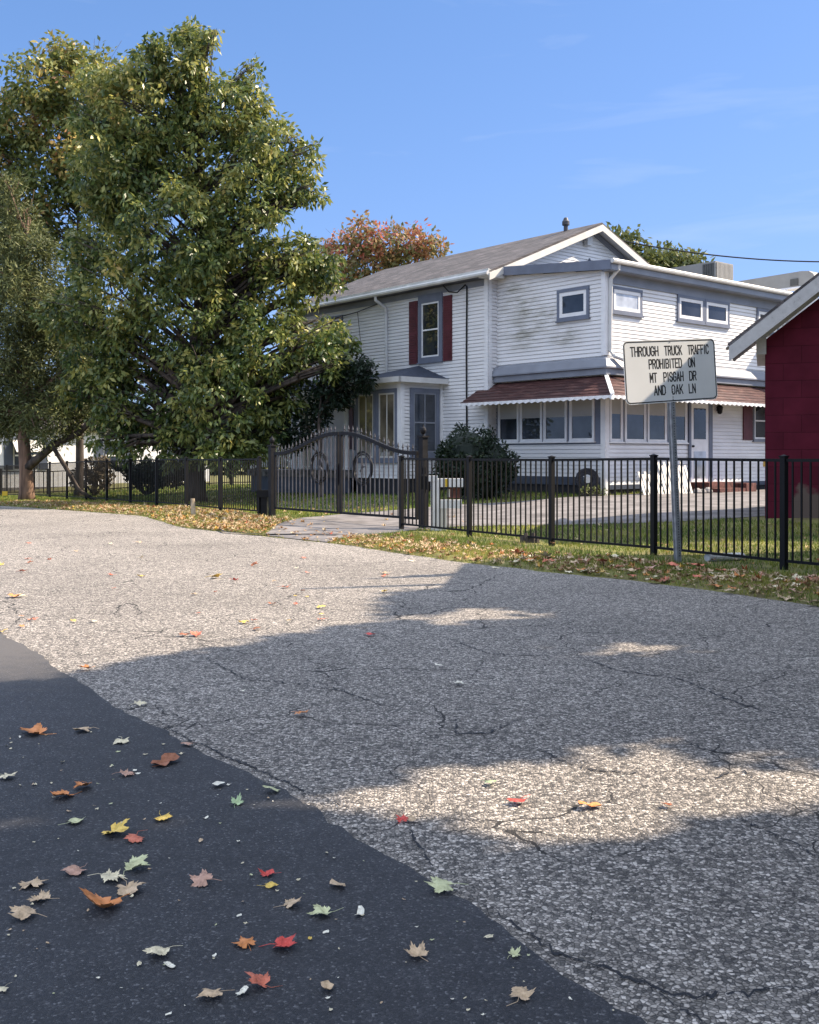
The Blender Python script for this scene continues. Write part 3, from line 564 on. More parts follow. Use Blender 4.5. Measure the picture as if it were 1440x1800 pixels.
ds = MB(); a = Cc + R * .16 - L * .30; ds.tube([a + ZV * 6.3, a + ZV * 6.18, Cc + R * .12 - L * .08 + ZV * 5.95, Cc + R * .10 - L * .08 + ZV * 4.1, Cc + R * .16 - L * .18 + ZV * 3.95, Cc + R * .42 - L * .32 + ZV * 3.85, Cc + R * .46 - L * .34 + ZV * 3.72, Cc + R * .46 - L * .36 + ZV * 3.35], .055, 8); ds.build('downspout', M_['gutter'], house)
# upper windows of the sunroom
window(Cc, L, nL, .51, 1.62, 5.0, 5.84, .085, .10, pane='pane', rail=False)
window(Cc, R, nR, .22, 1.50, 5.10, 5.80, .08, .09, pane='panelight', rail=False)
window(Cc, R, nR, 3.08, 4.36, 5.13, 5.86, .08, .09, pane='pane', rail=False); window(Cc, R, nR, 4.38, 5.62, 5.13, 5.86, .08, .09, pane='pane', rail=False)
window(Cc, R, nR, 7.1, 8.3, 5.1, 5.84, .08, .09, pane='pane', rail=False)
# blue band between storeys: sloped cap over an upright board
def bandprof(o, d, n, s0, s1):
    mb = MB(); pr = [(0.017, 3.95), (.14, 3.88), (.24, 3.68), (.24, 3.64), (.17, 3.62), (.17, 3.47), (0.017, 3.47)]
    for (a, za), (b_, zb_) in zip(pr[:-1], pr[1:]):
        mb.face([wp(o, d, n, s0 - (a if s0 <= 0.01 else 0), za, a), wp(o, d, n, s1, za, a), wp(o, d, n, s1, zb_, b_), wp(o, d, n, s0 - (b_ if s0 <= 0.01 else 0), zb_, b_)])
    mb.face([wp(o, d, n, s1, z, a) for a, z in pr])
    return mb.build('storey_band', M_['bluelight'], house)
bandprof(Cc, L, nL, 0.0, 4.0); bandprof(Cc, R, nR, 0.0, 8.87)
# awning with hip corner and scalloped valance
pj = 1.10; zt_, zh = 3.46, 2.84
def awn(o, d, n, s1):
    mb = MB(); a0 = wp(o, d, n, 0, zt_, .02); a1 = wp(o, d, n, s1, zt_, .02); h1 = wp(o, d, n, s1, zh, pj); h0 = wp(o, d, n, -pj, zh, pj)
    K = 7
    for k in range(K):   # overlapping pans stepping down the slope
        u0, u1 = k / K, (k + 1) / K; st = ZV * .018
        p = [a0.lerp(h0, u0), a1.lerp(h1, u0), a1.lerp(h1, u1) + st, a0.lerp(h0, u1) + st]; mb.face(p)
        mb.face([a0.lerp(h0, u1) + st, a1.lerp(h1, u1) + st, a1.lerp(h1, u1), a0.lerp(h0, u1)])
    lo = ZV * -.03; mb.face([a0 + lo, h0 + lo, h1 + lo, a1 + lo]); mb.face([a1, h1, h1 + lo, a1 + lo]); mb.face([h0 + lo, h0, h1, h1 + lo])
    aw = mb.build('awning', M_['awning'], house)
    v = MB(); n_ = int((s1 + pj) / .055); prev = None
    for i in range(n_ + 1):
        s = -pj + i * (s1 + pj) / n_; dz_ = .06 + .02 * math.cos(i * 2 * math.pi / 4); wob = .012 * math.cos(i * math.pi / 2)
        t_ = wp(o, d, n, s, zh + .02, pj + .012 + wob); bt = wp(o, d, n, s, zh - dz_, pj + .012 + wob)
        if prev: v.face([prev[0], t_, bt, prev[1]]); v.face([prev[1] - n * .006, bt - n * .006, t_ - n * .006, prev[0] - n * .006])
        prev = (t_, bt)
    v.build('valance', M_['white'], aw); return aw
awn(Cc, L, nL, 4.35); aw2 = awn(Cc, R, nR, 8.87)
hp = MB(); a = Cc + nL * .02 + nR * .02 + ZV * (zt_ + .03); b_ = Cc + (nL + nR) * pj + ZV * (zh + .04); hp.obox(a - (R * .06) + L * 0, b_ - a, (R - L) * .07, ZV * .02); hp.obox(b_ - R * .05 - ZV * .13, R * .1, -L * .03, ZV * .14); hp.build('hip_cap', M_['white'], aw2)
# ground floor windows of the sunroom
part('window_band', M_['bluegrey'], (Cc, L, nL, .13, 3.95, 1.68, 3.42, .010, .019)); part('window_band', M_['bluegrey'], (Cc, R, nR, .10, 3.60, 1.68, 3.42, .010, .019))
for a, b_ in ((3.04, 3.86), (2.16, 3.0), (1.27, 2.11), (.33, 1.18)): window(Cc, L, nL, a, b_, 1.76, 3.12, .03, .05, pane='panecurtain', blind=.62, rail=False, trimmat='white', sashmat='white')
for a, b_ in ((.14, .67), (.76, 1.66), (1.73, 2.58), (2.70, 3.52)): window(Cc, R, nR, a, b_, 1.74, 3.10, .03, .05, pane='panecurtain', blind=.55, rail=False, trimmat='white', sashmat='white')
# side door, lamp, small window, shutter
part('door_frame', M_['bluegrey'], (Cc, R, nR, 3.60, 3.70, .6, 3.0, .016, .06), (Cc, R, nR, 4.56, 4.74, .6, 3.0, .016, .06), (Cc, R, nR, 3.70, 4.56, 2.86, 3.0, .016, .06))
dr = part('door', M_['white'], (Cc, R, nR, 3.70, 4.56, .62, 2.86, .016, .04)); part('pane', M_['pane'], (Cc, R, nR, 3.84, 4.42, 1.85, 2.72, .04, .05), parent=dr); part('panel', M_['panelight'], (Cc, R, nR, 3.84, 4.42, .75, 1.5, .04, .05), parent=dr)
kn = MB(); kn.tube([wp(Cc, R, nR, 3.77, 1.65, .04), wp(Cc, R, nR, 3.77, 1.65, .10)], .03, 10); kn.build('knob', M_['iron'], dr)
lp = MB(); c0 = wp(Cc, R, nR, 5.0, 2.58, .12); lp.lathe(c0, [(.03, 0), (.07, .04), (.09, .18), (.10, .2), (.03, .27), (.01, .3)], 8); lp.tube([c0 + ZV * .1 - nR * .1, c0 + ZV * .25 - nR * .08, c0 + ZV * .28], .012, 6); lp.build('wall_lantern', M_['iron'], house)
part('shutter', M_['shutter'], (Cc, R, nR, 6.36, 6.84, 1.85, 3.1, .016, .05)); window(Cc, R, nR, 6.90, 8.0, 1.83, 3.05, .06, .05, pane='pane', trimmat='bluelight')
# projecting wing at the far right of the side wall
wg = MB(); wg.obox(Cc + R * 8.9 - L * 1.3 + ZV * .1, R * 7, L * 6.5, ZV * 6.12); wg.build('wing', M_['vinyl'], house)
# front porch left of the bay
Pp_ = Mm - R * 1.6
pr = quadslab([Mm + L * 4.3 + ZV * 4.0, Mm + L * 9.9 + ZV * 4.0, Mm + L * 10.1 - R * 1.9 + ZV * 3.5, Mm + L * 4.3 - R * 1.9 + ZV * 3.5], .08, M_['bayroof'], 'porch_roof')
part('porch_gutter', M_['gutter'], (Pp_, L, nL, 4.3, 10.1, 3.32, 3.46, .26, .34), parent=pr)
part('porch_beam', M_['cream'], (Pp_, L, nL, 4.35, 10.0, 3.06, 3.3, .0, .15))
for s in (4.5, 6.45, 6.75, 9.8):
    cl = MB(); c0 = wp(Pp_, L, nL, s, .95, .07); cl.lathe(c0, [(.12, 0), (.12, .08), (.085, .1), (.075, 2.0), (.11, 2.04), (.11, 2.11)], 12); cl.build('porch_column', M_['white'], house)
part('porch_floor', M_['stone'], (Pp_, L, nL, 4.3, 10.0, .70, .92, -1.55, .2)); part('porch_skirt', M_['bluedark'], (Pp_, L, nL, 4.35, 9.95, 0.0, .70, .0, .1))
part('porch_railing', M_['white'], *[(Pp_, L, nL, 6.9 + k * .13, 6.93 + k * .13, 1.0, 1.75, .05, .08) for k in range(22)], (Pp_, L, nL, 6.8, 9.8, 1.75, 1.8, .04, .1))
for a, b_ in ((4.7, 5.05), (6.3, 6.7)): part('shutter', M_['shutter'], (Mm, L, nL, a, b_, 1.6, 3.05, .016, .05))
window(Mm, L, nL, 5.1, 6.25, 1.6, 3.05, .08, .05, pane='pane')
window(Mm, L, nL, 6.9, 8.0, 4.3, 6.1, .12, .05, pane='pane')

# roof-top unit: stands on the sunroom roof
def ztop(p): return 6.75
ac = thing('rooftop_unit', Cc + R * 8.9 + L * 2.6 + ZV * 6.3, 'boxy cream and grey air conditioning unit standing on the flat roof of the white house', 'air conditioner')
u = MB(); ao = Vector(ac.location); u.obox(ao, R * 1.05, L * 1.9, ZV * 1.56); u.build('casing', M_['unit'], ac)
u = MB()
for k in range(13): u.obox(ao + R * (.05 + k * .075) - L * .03 + ZV * .3, R * .045, L * .03, ZV * 1.22)
u.build('louvre', M_['unit'], ac)
u = MB(); u.obox(ao + R * .03 - L * .008 + ZV * .3, R * .99, L * .006, ZV * 1.2); u.build('louvre_recess', M_['tan'], ac)
u = MB()
for k in range(5): u.obox(ao - R * .03 + L * (.06 + k * .09) + ZV * .3, R * .028, L * .06, ZV * 1.2)
u.build('coil_guard', M_['unitdark'], ac)
for k in (.8, 1.25, 1.6):
    u = MB(); u.obox(ao - R * .02 + L * k + ZV * 1.0, R * .018, L * .14, ZV * .16); u.build('access_panel', M_['unitdark'], ac)

# brick steps by the door
st = thing('brick_steps', Cc + R * 4.2 - L * .7 + ZV * .3, 'low dark brick steps below the white side door of the house', 'steps')
u = MB(); so = Cc + R * 3.6 - L * 1.05 + ZV * Gf(*(Cc + R * 3.6 - L * 1.0).xy) * 1.0 - ZV * .05
u.obox(so, R * 1.25, L * 1.02, ZV * .17); u.obox(so + L * .35 + ZV * .17, R * 1.25, L * .66, ZV * .16); u.build('tread', M_['brick'], st)
u = MB(); u.obox(so + R * 1.3, R * .5, L * 1.0, ZV * .3); u.build('side_wall', M_['brick'], st)
# white slatted panels leaning on the side wall
def panelset(s, w, h, label, tilt):
    p0 = Cc + R * s - L * .95; t_ = thing('slatted_panel', p0 + ZV * Gf(*p0.xy), label, 'wooden panel', 'white slatted panels leaning at the side wall')
    u = MB(); base = Vector(t_.location); upv = (ZV * .9 + L * .42).normalized(); ex = (R + ZV * tilt * .2).normalized()
    n_ = int(w / .125)
    for k in range(n_):
        sl = R * (k * .125) + Vector((0, 0, 0)); u.obox(base + sl, ex * .082, -L * .02, upv * h * (1 - .12 * (k % 2)) + R * tilt)
    u.build('slats', M_['cream'], t_)
    u = MB()
    for z_ in (.18, .72): u.obox(base + upv * h * z_ + L * .01 + R * tilt * z_, ex * (w - .03), L * .03, upv * .07)
    u.build('rail', M_['white'], t_)
panelset(.35, .95, .66, 'low white slatted panel leaning between the corner post and its taller neighbour', .10)
panelset(1.25, 1.25, .92, 'tall skewed white slatted panel leaning below the windows right of the corner post', .16)
# stones beside the panels
for k, (s, r_) in enumerate(((2.75, .12), (3.0, .10), (3.25, .13))):
    p0 = Cc + R * s - L * .9; sb = MB(); cxy = Vector((p0.x, p0.y, Gf(p0.x, p0.y)))
    rg = random.Random(k); pf = [(r_ * .8, 0), (r_ * 1.05, r_ * .4), (r_ * .8, r_ * 1.0), (r_ * .3, r_ * 1.3)]; sb.lathe(cxy, pf, 7)
    tag(sb.build('pale_stone', M_['conc']), 'small pale stone on the driveway beside the brick steps', 'stone', 'pale stones beside the brick steps')
# hose reel by the corner
hr = thing('hose_reel', (4.55, 26.95, Gf(4.55, 26.95)), 'round dark hose reel with a pale hub left of the white corner post', 'hose reel')
u = MB(); c0 = Vector(hr.location) + ZV * .42
for r_ in (.27, .22, .17):
    for o_ in (-.04, .04): u.tube([c0 + Vector((math.cos(a) * r_, o_, math.sin(a) * r_)) for a in np.linspace(0, 2 * math.pi, 25)], .035, 6)
u.build('hose', M_['black_rubber'], hr)
u = MB(); u.tube([c0 - Vector((0, .09, 0)), c0 + Vector((0, .09, 0))], .085, 12); u.build('hub', M_['gutter'], hr)
u = MB()
for sx in (-1, 1): u.tube([c0 + Vector((0, .06 * sx, 0)), Vector(hr.location) + Vector((.17, .1 * sx, 0))], .02, 6); u.tube([c0 + Vector((0, .06 * sx, 0)), Vector(hr.location) + Vector((-.17, .1 * sx, 0))], .02, 6)
u.build('stand', M_['iron'], hr)
# yellow-topped post at the right of the drive
q0 = Cc + R * 6.1 - L * 1.0; yp = thing('driveway_marker', (q0.x, q0.y, Gf(q0.x, q0.y)), 'dark post with a dull yellow box on top, near the red building', 'marker post')
u = MB(); u.tube([Vector(yp.location), Vector(yp.location) + ZV * .75], .04, 8); u.build('stem', M_['iron'], yp)
u = MB(); u.obox(Vector(yp.location) + Vector((-.12, -.08, .72)), (.24, 0, 0), (0, .16, 0), (0, 0, .16)); u.build('head', M_['yellow'], yp)

# ------------------------------------------------------------------ red block building on the right
F = Vector((0.947, -0.32, 0)); Bk = Vector((0.32, 0.947, 0)); S0 = Vector((6.42, 19.0, 0)); gz = Gf(6.6, 18.9) - .05
shed = thing('block_garage', S0 + ZV * (gz + .05), 'dark red painted block building with a peeling white rake board at the right edge', 'garage')
u = MB(); wd = 6.2; hw = 3.46; rs = .78
pts = [S0 + ZV * gz, S0 + F * wd + ZV * gz, S0 + F * wd + ZV * hw, S0 + F * wd / 2 + ZV * (hw + rs * wd / 2), S0 + ZV * hw]
u.face(pts); bp_ = [p + Bk * 2.6 for p in pts]; u.face(bp_[::-1])
for i in (0, 1, 4): j = (i + 1) % 5; u.face([pts[j], pts[i], bp_[i], bp_[j]])
sw = u.build('wall', M_['block'], shed)
tip = -0.64; ft = .45; zr_ = lambda s: 3.40 + rs * (s + .60)
fo = S0 - Bk * ft
a0 = fo + F * tip + ZV * zr_(tip); a1 = fo + F * (wd / 2) + ZV * zr_(wd / 2); k0 = a0 + Bk * (2.6 + 1.5 * ft); k1 = a1 + Bk * (2.6 + 1.5 * ft); c1 = fo + F * (wd - tip) + ZV * zr_(tip); k2 = c1 + Bk * (2.6 + 1.5 * ft)
sr = quadslab([a0, a1, k1, k0], .05, M_['shingle'], 'roof', shed); quadslab([a1, c1, k2, k1], .05, M_['shingle'], 'roof', shed)
quadslab([a0 - ZV * .07 - F * .03, a1 - ZV * .07, a1 + Bk * .5 - ZV * .07, a0 + Bk * .5 - ZV * .07 - F * .03], .012, M_['rake'], 'soffit', shed)
beam(a0 - ZV * .055 + F * .03, a1 - ZV * .055, .27, .035, -Bk, M_['rake'], 'rake_board', shed); beam(a1 - ZV * .055, c1 - ZV * .055, .27, .035, -Bk, M_['rake'], 'rake_board', shed)
beam(S0 - F * .12 + ZV * (zr_(-.12) - .12), S0 + F * (wd / 2) + ZV * (zr_(wd / 2) - .12), .26, .03, -Bk, M_['rake'], 'frieze_board', shed)
u = MB(); u.obox(S0 - F * .15 - Bk * .05 + ZV * 3.2, F * .17, Bk * 2.6, ZV * .30); u.build('eave_return', M_['rake'], shed)
u = MB(); u.obox(S0 - F * .05 - Bk * .12 + ZV * (gz - .1), F * 3.0, Bk * .11, ZV * .13); u.build('footing', M_['conc'], shed)
# neighbouring outbuilding outside the frame on the right: it throws the straight shade edge over the road and sign
nb = thing('neighbour_outbuilding', (9.8, 13.6, 0), 'tall plain grey outbuilding beside the road outside the right edge of the view', 'outbuilding')
u = MB(); pA = Vector((5.62, 11.05, -.1)); pB = Vector((6.15, 14.55, -.1)); pC = Vector((12.0, 14.2, -.1)); pD = Vector((11.8, 10.6, -.1)); H4 = [4.8, 4.8, 5.6, 5.6]
top = [Vector((p.x, p.y, h)) for p, h in zip((pA, pB, pC, pD), H4)]; bot = [pA, pB, pC, pD]
u.face(top[::-1]); 
for i in range(4): j = (i + 1) % 4; u.face([bot[i], top[i], top[j], bot[j]])
u.build('wall', M_['stone'], nb)
quadslab([top[0] + Vector((.0, -.1, .0)), top[1] + Vector((.0, .05, 0)), top[2] + Vector((.1, .1, 0)), top[3] + Vector((.1, -.1, 0))], .06, M_['shingle'], 'roof', nb)
u = MB(); u.tube([Vector((5.92, 12.5, 4.7)), Vector((5.92, 12.5, 5.6)), Vector((5.92, 12.5, 6.15))], [.075, .06, .035], 10); u.build('roof_pipe', M_['galv'], nb)  # added unseen pipe, placed to cast the thin shadow on the road

# long rounded duct housing on the wing roof
rv = thing('rooftop_duct', (12.4, 35.8, 6.26), 'long pale grey rounded housing on the roof, right of the boxy air conditioner', 'roof duct')
d1 = Vector((1.95, -2.4, 0)).normalized(); n1 = Vector((-d1.y, d1.x, 0)); q0 = Vector((11.4, 37.0, 0))
def rvpt(s_, z): return q0 + d1 * s_ + ZV * z
u = MB(); pf = [(0, 7.12), (0, 7.42), (.12, 7.5), (2.6, 7.53), (2.85, 7.5), (3.02, 7.38), (3.1, 7.15), (3.1, 7.0), (2.4, 7.02)]
fr = [rvpt(a, z) for a, z in pf]; bk = [p + n1 * .9 for p in fr]; u.face(fr[::-1]); u.face(bk)
for i in range(len(fr)): j = (i + 1) % len(fr); u.face([fr[i], fr[j], bk[j], bk[i]])
u.build('housing', M_['unit'], rv)
u = MB(); u.obox(rvpt(2.2, 7.08) - n1 * .04, d1 * .28, n1 * .04, ZV * .22); u.build('vent_grille', M_['unitdark'], rv)
u = MB(); u.obox(rvpt(.1, 6.98) - n1 * .03, d1 * 2.9, n1 * .06, ZV * .05)
for a in (.2, 1.1, 2.0, 2.9): u.obox(rvpt(a, 6.2), d1 * .06, n1 * .06, ZV * .82)
u.build('stand', M_['white'], rv)

# utility cable across the sky
uc = MB(); pa = Vector((8, 52, 11.6)); pb = Vector((26, 44, 9.2))
uc.tube([Vector((X_, 50, 11.16 - .1174 * (X_ - 12.7) + .00993 * (X_ - 12.7) * (X_ - 15.68))) for X_ in np.linspace(9, 26, 30)], .034, 5)
tag(uc.build('utility_cable', M_['iron']), 'thin dark cable sagging across the sky above the flat roof at the right', 'cable')

# ------------------------------------------------------------------ fences and gate
def fence(name, t0, n, sp, label, H=1.284, first=True):
    p = P0 + U * t0; root = thing(name, (p[0], p[1], Gf(*p)), label, 'fence')
    pm = None; u3 = Vector((U[0], U[1], 0)); w3 = Vector((W[0], W[1], 0))
    pos = []
    for i in range(n + 1):
        q = P0 + U * (t0 + sp * i); pos.append(Vector((q[0], q[1], Gf(*q))))
    for i, q in enumerate(pos):
        if pm is None:
            mb = MB(); mb.box((-.034, -.034, -.05), (.034, .034, H + .02)); pm = bpy.data.meshes.new('post')
            pm.from_pydata(mb.v, [], mb.f); pm.materials.append(M_['black'])
            mc = MB(); mc.box((-.042, -.042, H + .02), (.042, .042, H + .035)); mc.tube([Vector((0, 0, H + .035)), Vector((0, 0, H + .05))], [.05, .004], 4); cm_ = bpy.data.meshes.new('post_cap')
            cm_.from_pydata(mc.v, [], mc.f); cm_.materials.append(M_['black'])
        o = bpy.data.objects.new('post', pm); COL.objects.link(o); o.parent = root; o.location = q - Vector(root.location); o.rotation_euler = (0, 0, math.atan2(U[1], U[0]))
        c = bpy.data.objects.new('post_cap', cm_); COL.objects.link(c); c.parent = o
    for i in range(n):
        a, b = pos[i], pos[i + 1]; d = b - a; mb = MB()
        for z, th in ((.09, .032), (H - .035, .035), ):
            mb.obox(a + ZV * z - w3 * .013, d, w3 * .026, ZV * th)
        k = 17
        for j in range(1, k):
            c_ = a.lerp(b, j / k); mb.obox(c_ - u3 * .009 - w3 * .009 + ZV * .10, u3 * .018, w3 * .018, ZV * (H - .13))
        mb.build('panel', M_['black'], root)
    return root
fence('iron_fence', -4.02, 6, 2.0, 'straight black picket fence at the right of the gate, behind the road sign')
fence('iron_fence', 13.75, 14, 2.14, 'long black picket fence running away to the left of the gate under the big tree')
GA = Vector((0.15, 19.25, 0)); GB = Vector((-2.97, 23.2, 0)); gd = (GB - GA).normalized(); gn = Vector((gd.y, -gd.x, 0)); GL = (GB - GA).length
def gate_post(p, hgt, label, w=.06):
    r = thing('gate_post', (p.x, p.y, Gf(p.x, p.y)), label, 'gate post', 'gate posts'); o = Vector(r.location)
    u = MB(); u.obox(o - gd * w - gn * w, gd * 2 * w, gn * 2 * w, ZV * hgt); u.build('shaft', M_['iron'], r)
    u = MB(); c = o + ZV * hgt; u.obox(c - gd * (w + .02) - gn * (w + .02), gd * 2 * (w + .02), gn * 2 * (w + .02), ZV * .03); u.lathe(c + ZV * .03, [(.03, 0), (.025, .03), (.05, .06), (.06, .1), (.05, .14), (.02, .165), (.012, .2)], 12); u.build('finial', M_['iron'], r)
    for z_ in (.35, 1.25):
        u = MB(); u.tube([o + ZV * z_ - gd * .0 + gn * .08, o + ZV * (z_ + .12) + gn * .08], .03, 8); u.build('hinge', M_['iron'], r)
    return r
gate_post(GA + Vector((.0, .05, 0)) - gd * .16, 1.66, 'tall grey gate post with a ball finial at the right end of the gate')
gate_post(GB + gd * .12, 1.56, 'grey gate post with a ball finial at the left end of the gate')
def gprof(u_):   # height of the top rail, u_ 0 at outer ends, 1 at the middle
    return 1.42 + .40 * (0.5 - 0.5 * math.cos(math.pi * min(1, max(0, (u_ - .05) / .9))))
def gate_leaf(start, dirv, length, label):
    r = thing('gate_leaf', (start.x, start.y, Gf(start.x, start.y) + .1), label, 'gate', 'driveway gate leaves'); z0 = 0.2
    bs = lambda s, z: Vector((start.x, start.y, 0)) + dirv * s + ZV * z
    u = MB(); 
    for s in (.025, length - .035): u.obox(bs(s, z0) - dirv * .025 - gn * .025, dirv * .05, gn * .05, ZV * (gprof(s / length) - z0))
    u.obox(bs(.05, z0) - gn * .02, dirv * (length - .1), gn * .04, ZV * .045); u.build('frame', M_['iron'], r)
    u = MB(); pts = [bs(s, gprof(s / length)) for s in np.linspace(0, length, 24)]
    for a, b in zip(pts[:-1], pts[1:]): u.obox(a - gn * .03 - ZV * .035, b - a, gn * .06, ZV * .07)
    u.build('top_rail', M_['iron'], r)
    n_ = 17
    for k in range(1, n_):
        s = length * k / n_; zt2 = gprof(s / length) + .04; u = MB(); u.obox(bs(s, z0 + .02) - dirv * .009 - gn * .009, dirv * .018, gn * .018, ZV * (zt2 - z0)); 
        u.tube([bs(s, zt2 + .02), bs(s, zt2 + .05), bs(s, zt2 + .13)], [.008, .022, .002], 6)
        u.tube([bs(s, zt2 - .13), bs(s, zt2 - .10), bs(s, zt2 - .07)], [.008, .02, .008], 6, cap=False)
        u.build('picket', M_['ironlight'], r)
    u = MB(); c = bs(length * .70, 1.13)
    for rr_, th in ((.32, .022), (.27, .012)): u.tube([c + dirv * math.cos(a) * rr_ * .98 + ZV * math.sin(a) * rr_ + gn * .02 for a in np.linspace(0, 2 * math.pi, 33)], th, 6)
    u.build('ring_ornament', M_['iron'], r)
    u = MB(); u.tube([c + gn * .03 + dirv * (.10 * math.cos(a)) * (1 - a / 12) + ZV * (-.08 + a * .035 + .04 * math.sin(a)) for a in np.linspace(0, 7, 22)], .012, 5); u.tube([c + gn * .03 - ZV * .2, c + gn * .03 + ZV * .17 + dirv * .03], .01, 5); u.build('scroll', M_['ironlight'], r)
    return r
gate_leaf(GA, gd, GL / 2 - .02, 'right leaf of the black arched iron driveway gate with ring ornament')
lf = gate_leaf(GB, -gd, GL / 2 - .02, 'left leaf of the arched iron driveway gate, carrying the red and white reflector')
u = MB(); mid_ = GA + gd * (GL / 2) ; u.obox(mid_ - gn * -.03 - gd * .0 + ZV * .82, gd * .045, gn * .012, ZV * .42, 0); u.build('reflector_strip', M_['red'], lf)
u = MB(); u.obox(mid_ + gn * .045 + gd * .0 + ZV * 1.09, gd * .045, gn * .004, ZV * .15, 0); u.build('reflector_strip', M_['white'], lf)
# gate operator hardware by the left post
gm = thing('gate_operator', (GB.x - .05, GB.y + .3, Gf(GB.x, GB.y)), 'small black gate motor box on a stem just left of the left gate post', 'gate motor')
go = Vector(gm.location); u = MB(); u.obox(go + Vector((-.40, 0, .42)), (.34, 0, 0), (0, .2, 0), (0, 0, .16)); u.build('housing', M_['black'], gm); u = MB(); u.obox(go + Vector((-.30, .03, -.05)), (.13, 0, 0), (0, .2, 0), (0, 0, .5)); u.build('pedestal', M_['iron'], gm)
# white stand with two arms behind the fence at the right of the gate
ws = thing('white_box_stand', (0.5, 18.75, Gf(.5, 18.75)), 'white post with two thick arms and a printed panel, right of the gate', 'stand')
wo = Vector(ws.location)
u = MB(); u.obox(wo + Vector((-.12, -.08, 0)), (.17, 0, 0), (0, .16, 0), (0, 0, .93)); u.obox(wo + Vector((-.16, -.09, .88)), (.16, 0, 0), (0, .18, 0), (0, 0, .1)); u.build('post', M_['white'], ws)
u = MB(); u.obox(wo + Vector((.05, -.09, .0)), (.11, 0, 0), (0, .18, 0), (0, 0, .52)); u.build('side_block', M_['cream'], ws)
u = MB(); u.obox(wo + Vector((.05, -.10, .78)), (.40, 0, 0), (0, .2, 0), (0, 0, .15)); u.build('upper_arm', M_['white'], ws)
u = MB(); u.obox(wo + Vector((.05, -.10, .40)), (.38, 0, 0), (0, .2, 0), (0, 0, .15)); u.build('lower_arm', M_['white'], ws)
u = MB(); u.obox(wo + Vector((.18, -.03, .58)), (.22, 0, 0), (0, .05, 0), (0, 0, .19)); u.build('printed_panel', M_['brick'], ws)
u = MB(); u.obox(wo + Vector((.17, -.035, .60)), (.05, 0, 0), (0, .05, 0), (0, 0, .14)); u.build('panel_picture', M_['cream'], ws)
u = MB(); u.obox(wo + Vector((.13, -.104, .785)), (.05, 0, 0), (0, .005, 0), (0, 0, .14)); u.build('sticker', M_['yellow'], ws)
ib = thing('intercom_box', (0.27, 19.0, Gf(.27, 19)), 'dark intercom box on a black stem between the gate post and the white stand', 'intercom')
io = Vector(ib.location); u = MB(); u.tube([io, io + ZV * .8], .025, 8); u.build('stem', M_['black'], ib); u = MB(); u.obox(io + Vector((-.07, -.05, .72)), (.16, 0, 0), (0, .1, 0), (0, 0, .24)); u.build('box', M_['black'], ib); u = MB(); u.obox(io + Vector((-.05, -.055, 1.0)), (.07, 0, 0), (0, .06, 0), (0, 0, .12)); u.build('camera_head', M_['black'], ib)
# white drain pipe lying in the grass
dp = MB(); a = Vector((*gp(1243, 988, .04), .09)); b = Vector((*gp(1306, 984, .04), .09)); a.z = Gf(a.x, a.y) + .05; b.z = Gf(b.x, b.y) + .05
for k in range(14): c_ = a.lerp(b, k / 14); e_ = a.lerp(b, (k + .5) / 14); f_ = a.lerp(b, (k + 1) / 14); dp.tube([c_, e_, f_], [.05, .056, .05], 12)
tag(dp.build('drain_pipe', M_['gutter']), 'short grey-white corrugated pipe lying on the grass behind the fence', 'pipe')
# stumps / broken stakes
sk = MB(); p = gp(425, 903, -.03); p = (-4.7, 22.9); sk.tube([Vector((p[0], p[1], Gf(*p))), Vector((p[0] - .02, p[1], Gf(*p) + .38))], [.06, .045], 6); tag(sk.build('broken_stake', M_['tan']), 'short pale broken stake standing in the leaf litter behind the left fence', 'stake')
sk = MB(); p = (1.82, 15.9); 
for k in range(5): sk.tube([Vector((p[0] + .05 * k - .1, p[1], Gf(*p) - .02)), Vector((p[0] + .06 * k - .12, p[1] + .03, Gf(*p) + .10 + .05 * (k % 2)))], [.05, .03], 6)
tag(sk.build('tree_stump', M_['bark']), 'small dark ragged stump in the sunlit grass behind the fence', 'stump')
fgm = MB(); p = (-13.0, 33.6); fgm.tube([Vector((*p, Gf(*p))), Vector((p[0], p[1], Gf(*p) + .35))], .008, 5); fgm.obox(Vector((p[0], p[1], Gf(*p) + .2)), (.16, 0, 0), (0, .01, 0), (0, 0, .14)); tag(fgm.build('marking_flag', M_['yellow']), 'small yellow marking flag in the grass at the left edge', 'flag')

# ------------------------------------------------------------------ road sign
SB = Vector((3.27, 12.72, Gf(3.27, 12.72))); sg = thing('road_sign', SB, 'white rectangular truck traffic sign on a leaning steel channel post in front of the fence', 'road sign')
th = math.radians(27); sx_ = Vector((math.cos(th), math.sin(th), 0)); sn = Vector((math.sin(th), -math.cos(th), 0))
lean = Vector((-.042, 0, 1)).normalized()
u = MB(); u.obox(SB - sx_ * .035 - ZV * .1, sx_ * .07, -sn * .006, lean * 2.8)
for s in (-.035, .03): u.obox(SB + sx_ * s - sn * .006 - ZV * .1, sx_ * .006, -sn * .03, lean * 2.8)
for s in (-.05, .036): u.obox(SB + sx_ * s - sn * .036 - ZV * .1, sx_ * .016, -sn * .006, lean * 2.8)
u.build('channel_post', M_['galv'], sg)
u = MB()
for k in range(64):
    c = SB + lean * (.1 + k * .032) + sn * .0015; u.obox(c - sx_ * .006 - ZV * .006, sx_ * .012, sn * .0012, lean * .012)
u.build('post_holes', M_['dark'], sg)
SC = Vector((0, 0, 0)); Yc = 12.72; k_ = (1179 - 720) / 1850; SC = Vector((k_ * Yc, Yc, CAMZ + (803 - 652) / 1850 * Yc)) + sn * .01
ro = math.radians(4.3); ex = sx_ * math.cos(ro) + ZV * math.sin(ro); ey = -sx_ * math.sin(ro) + ZV * math.cos(ro)
SW, SH, cr_ = 1.43, .755, .07
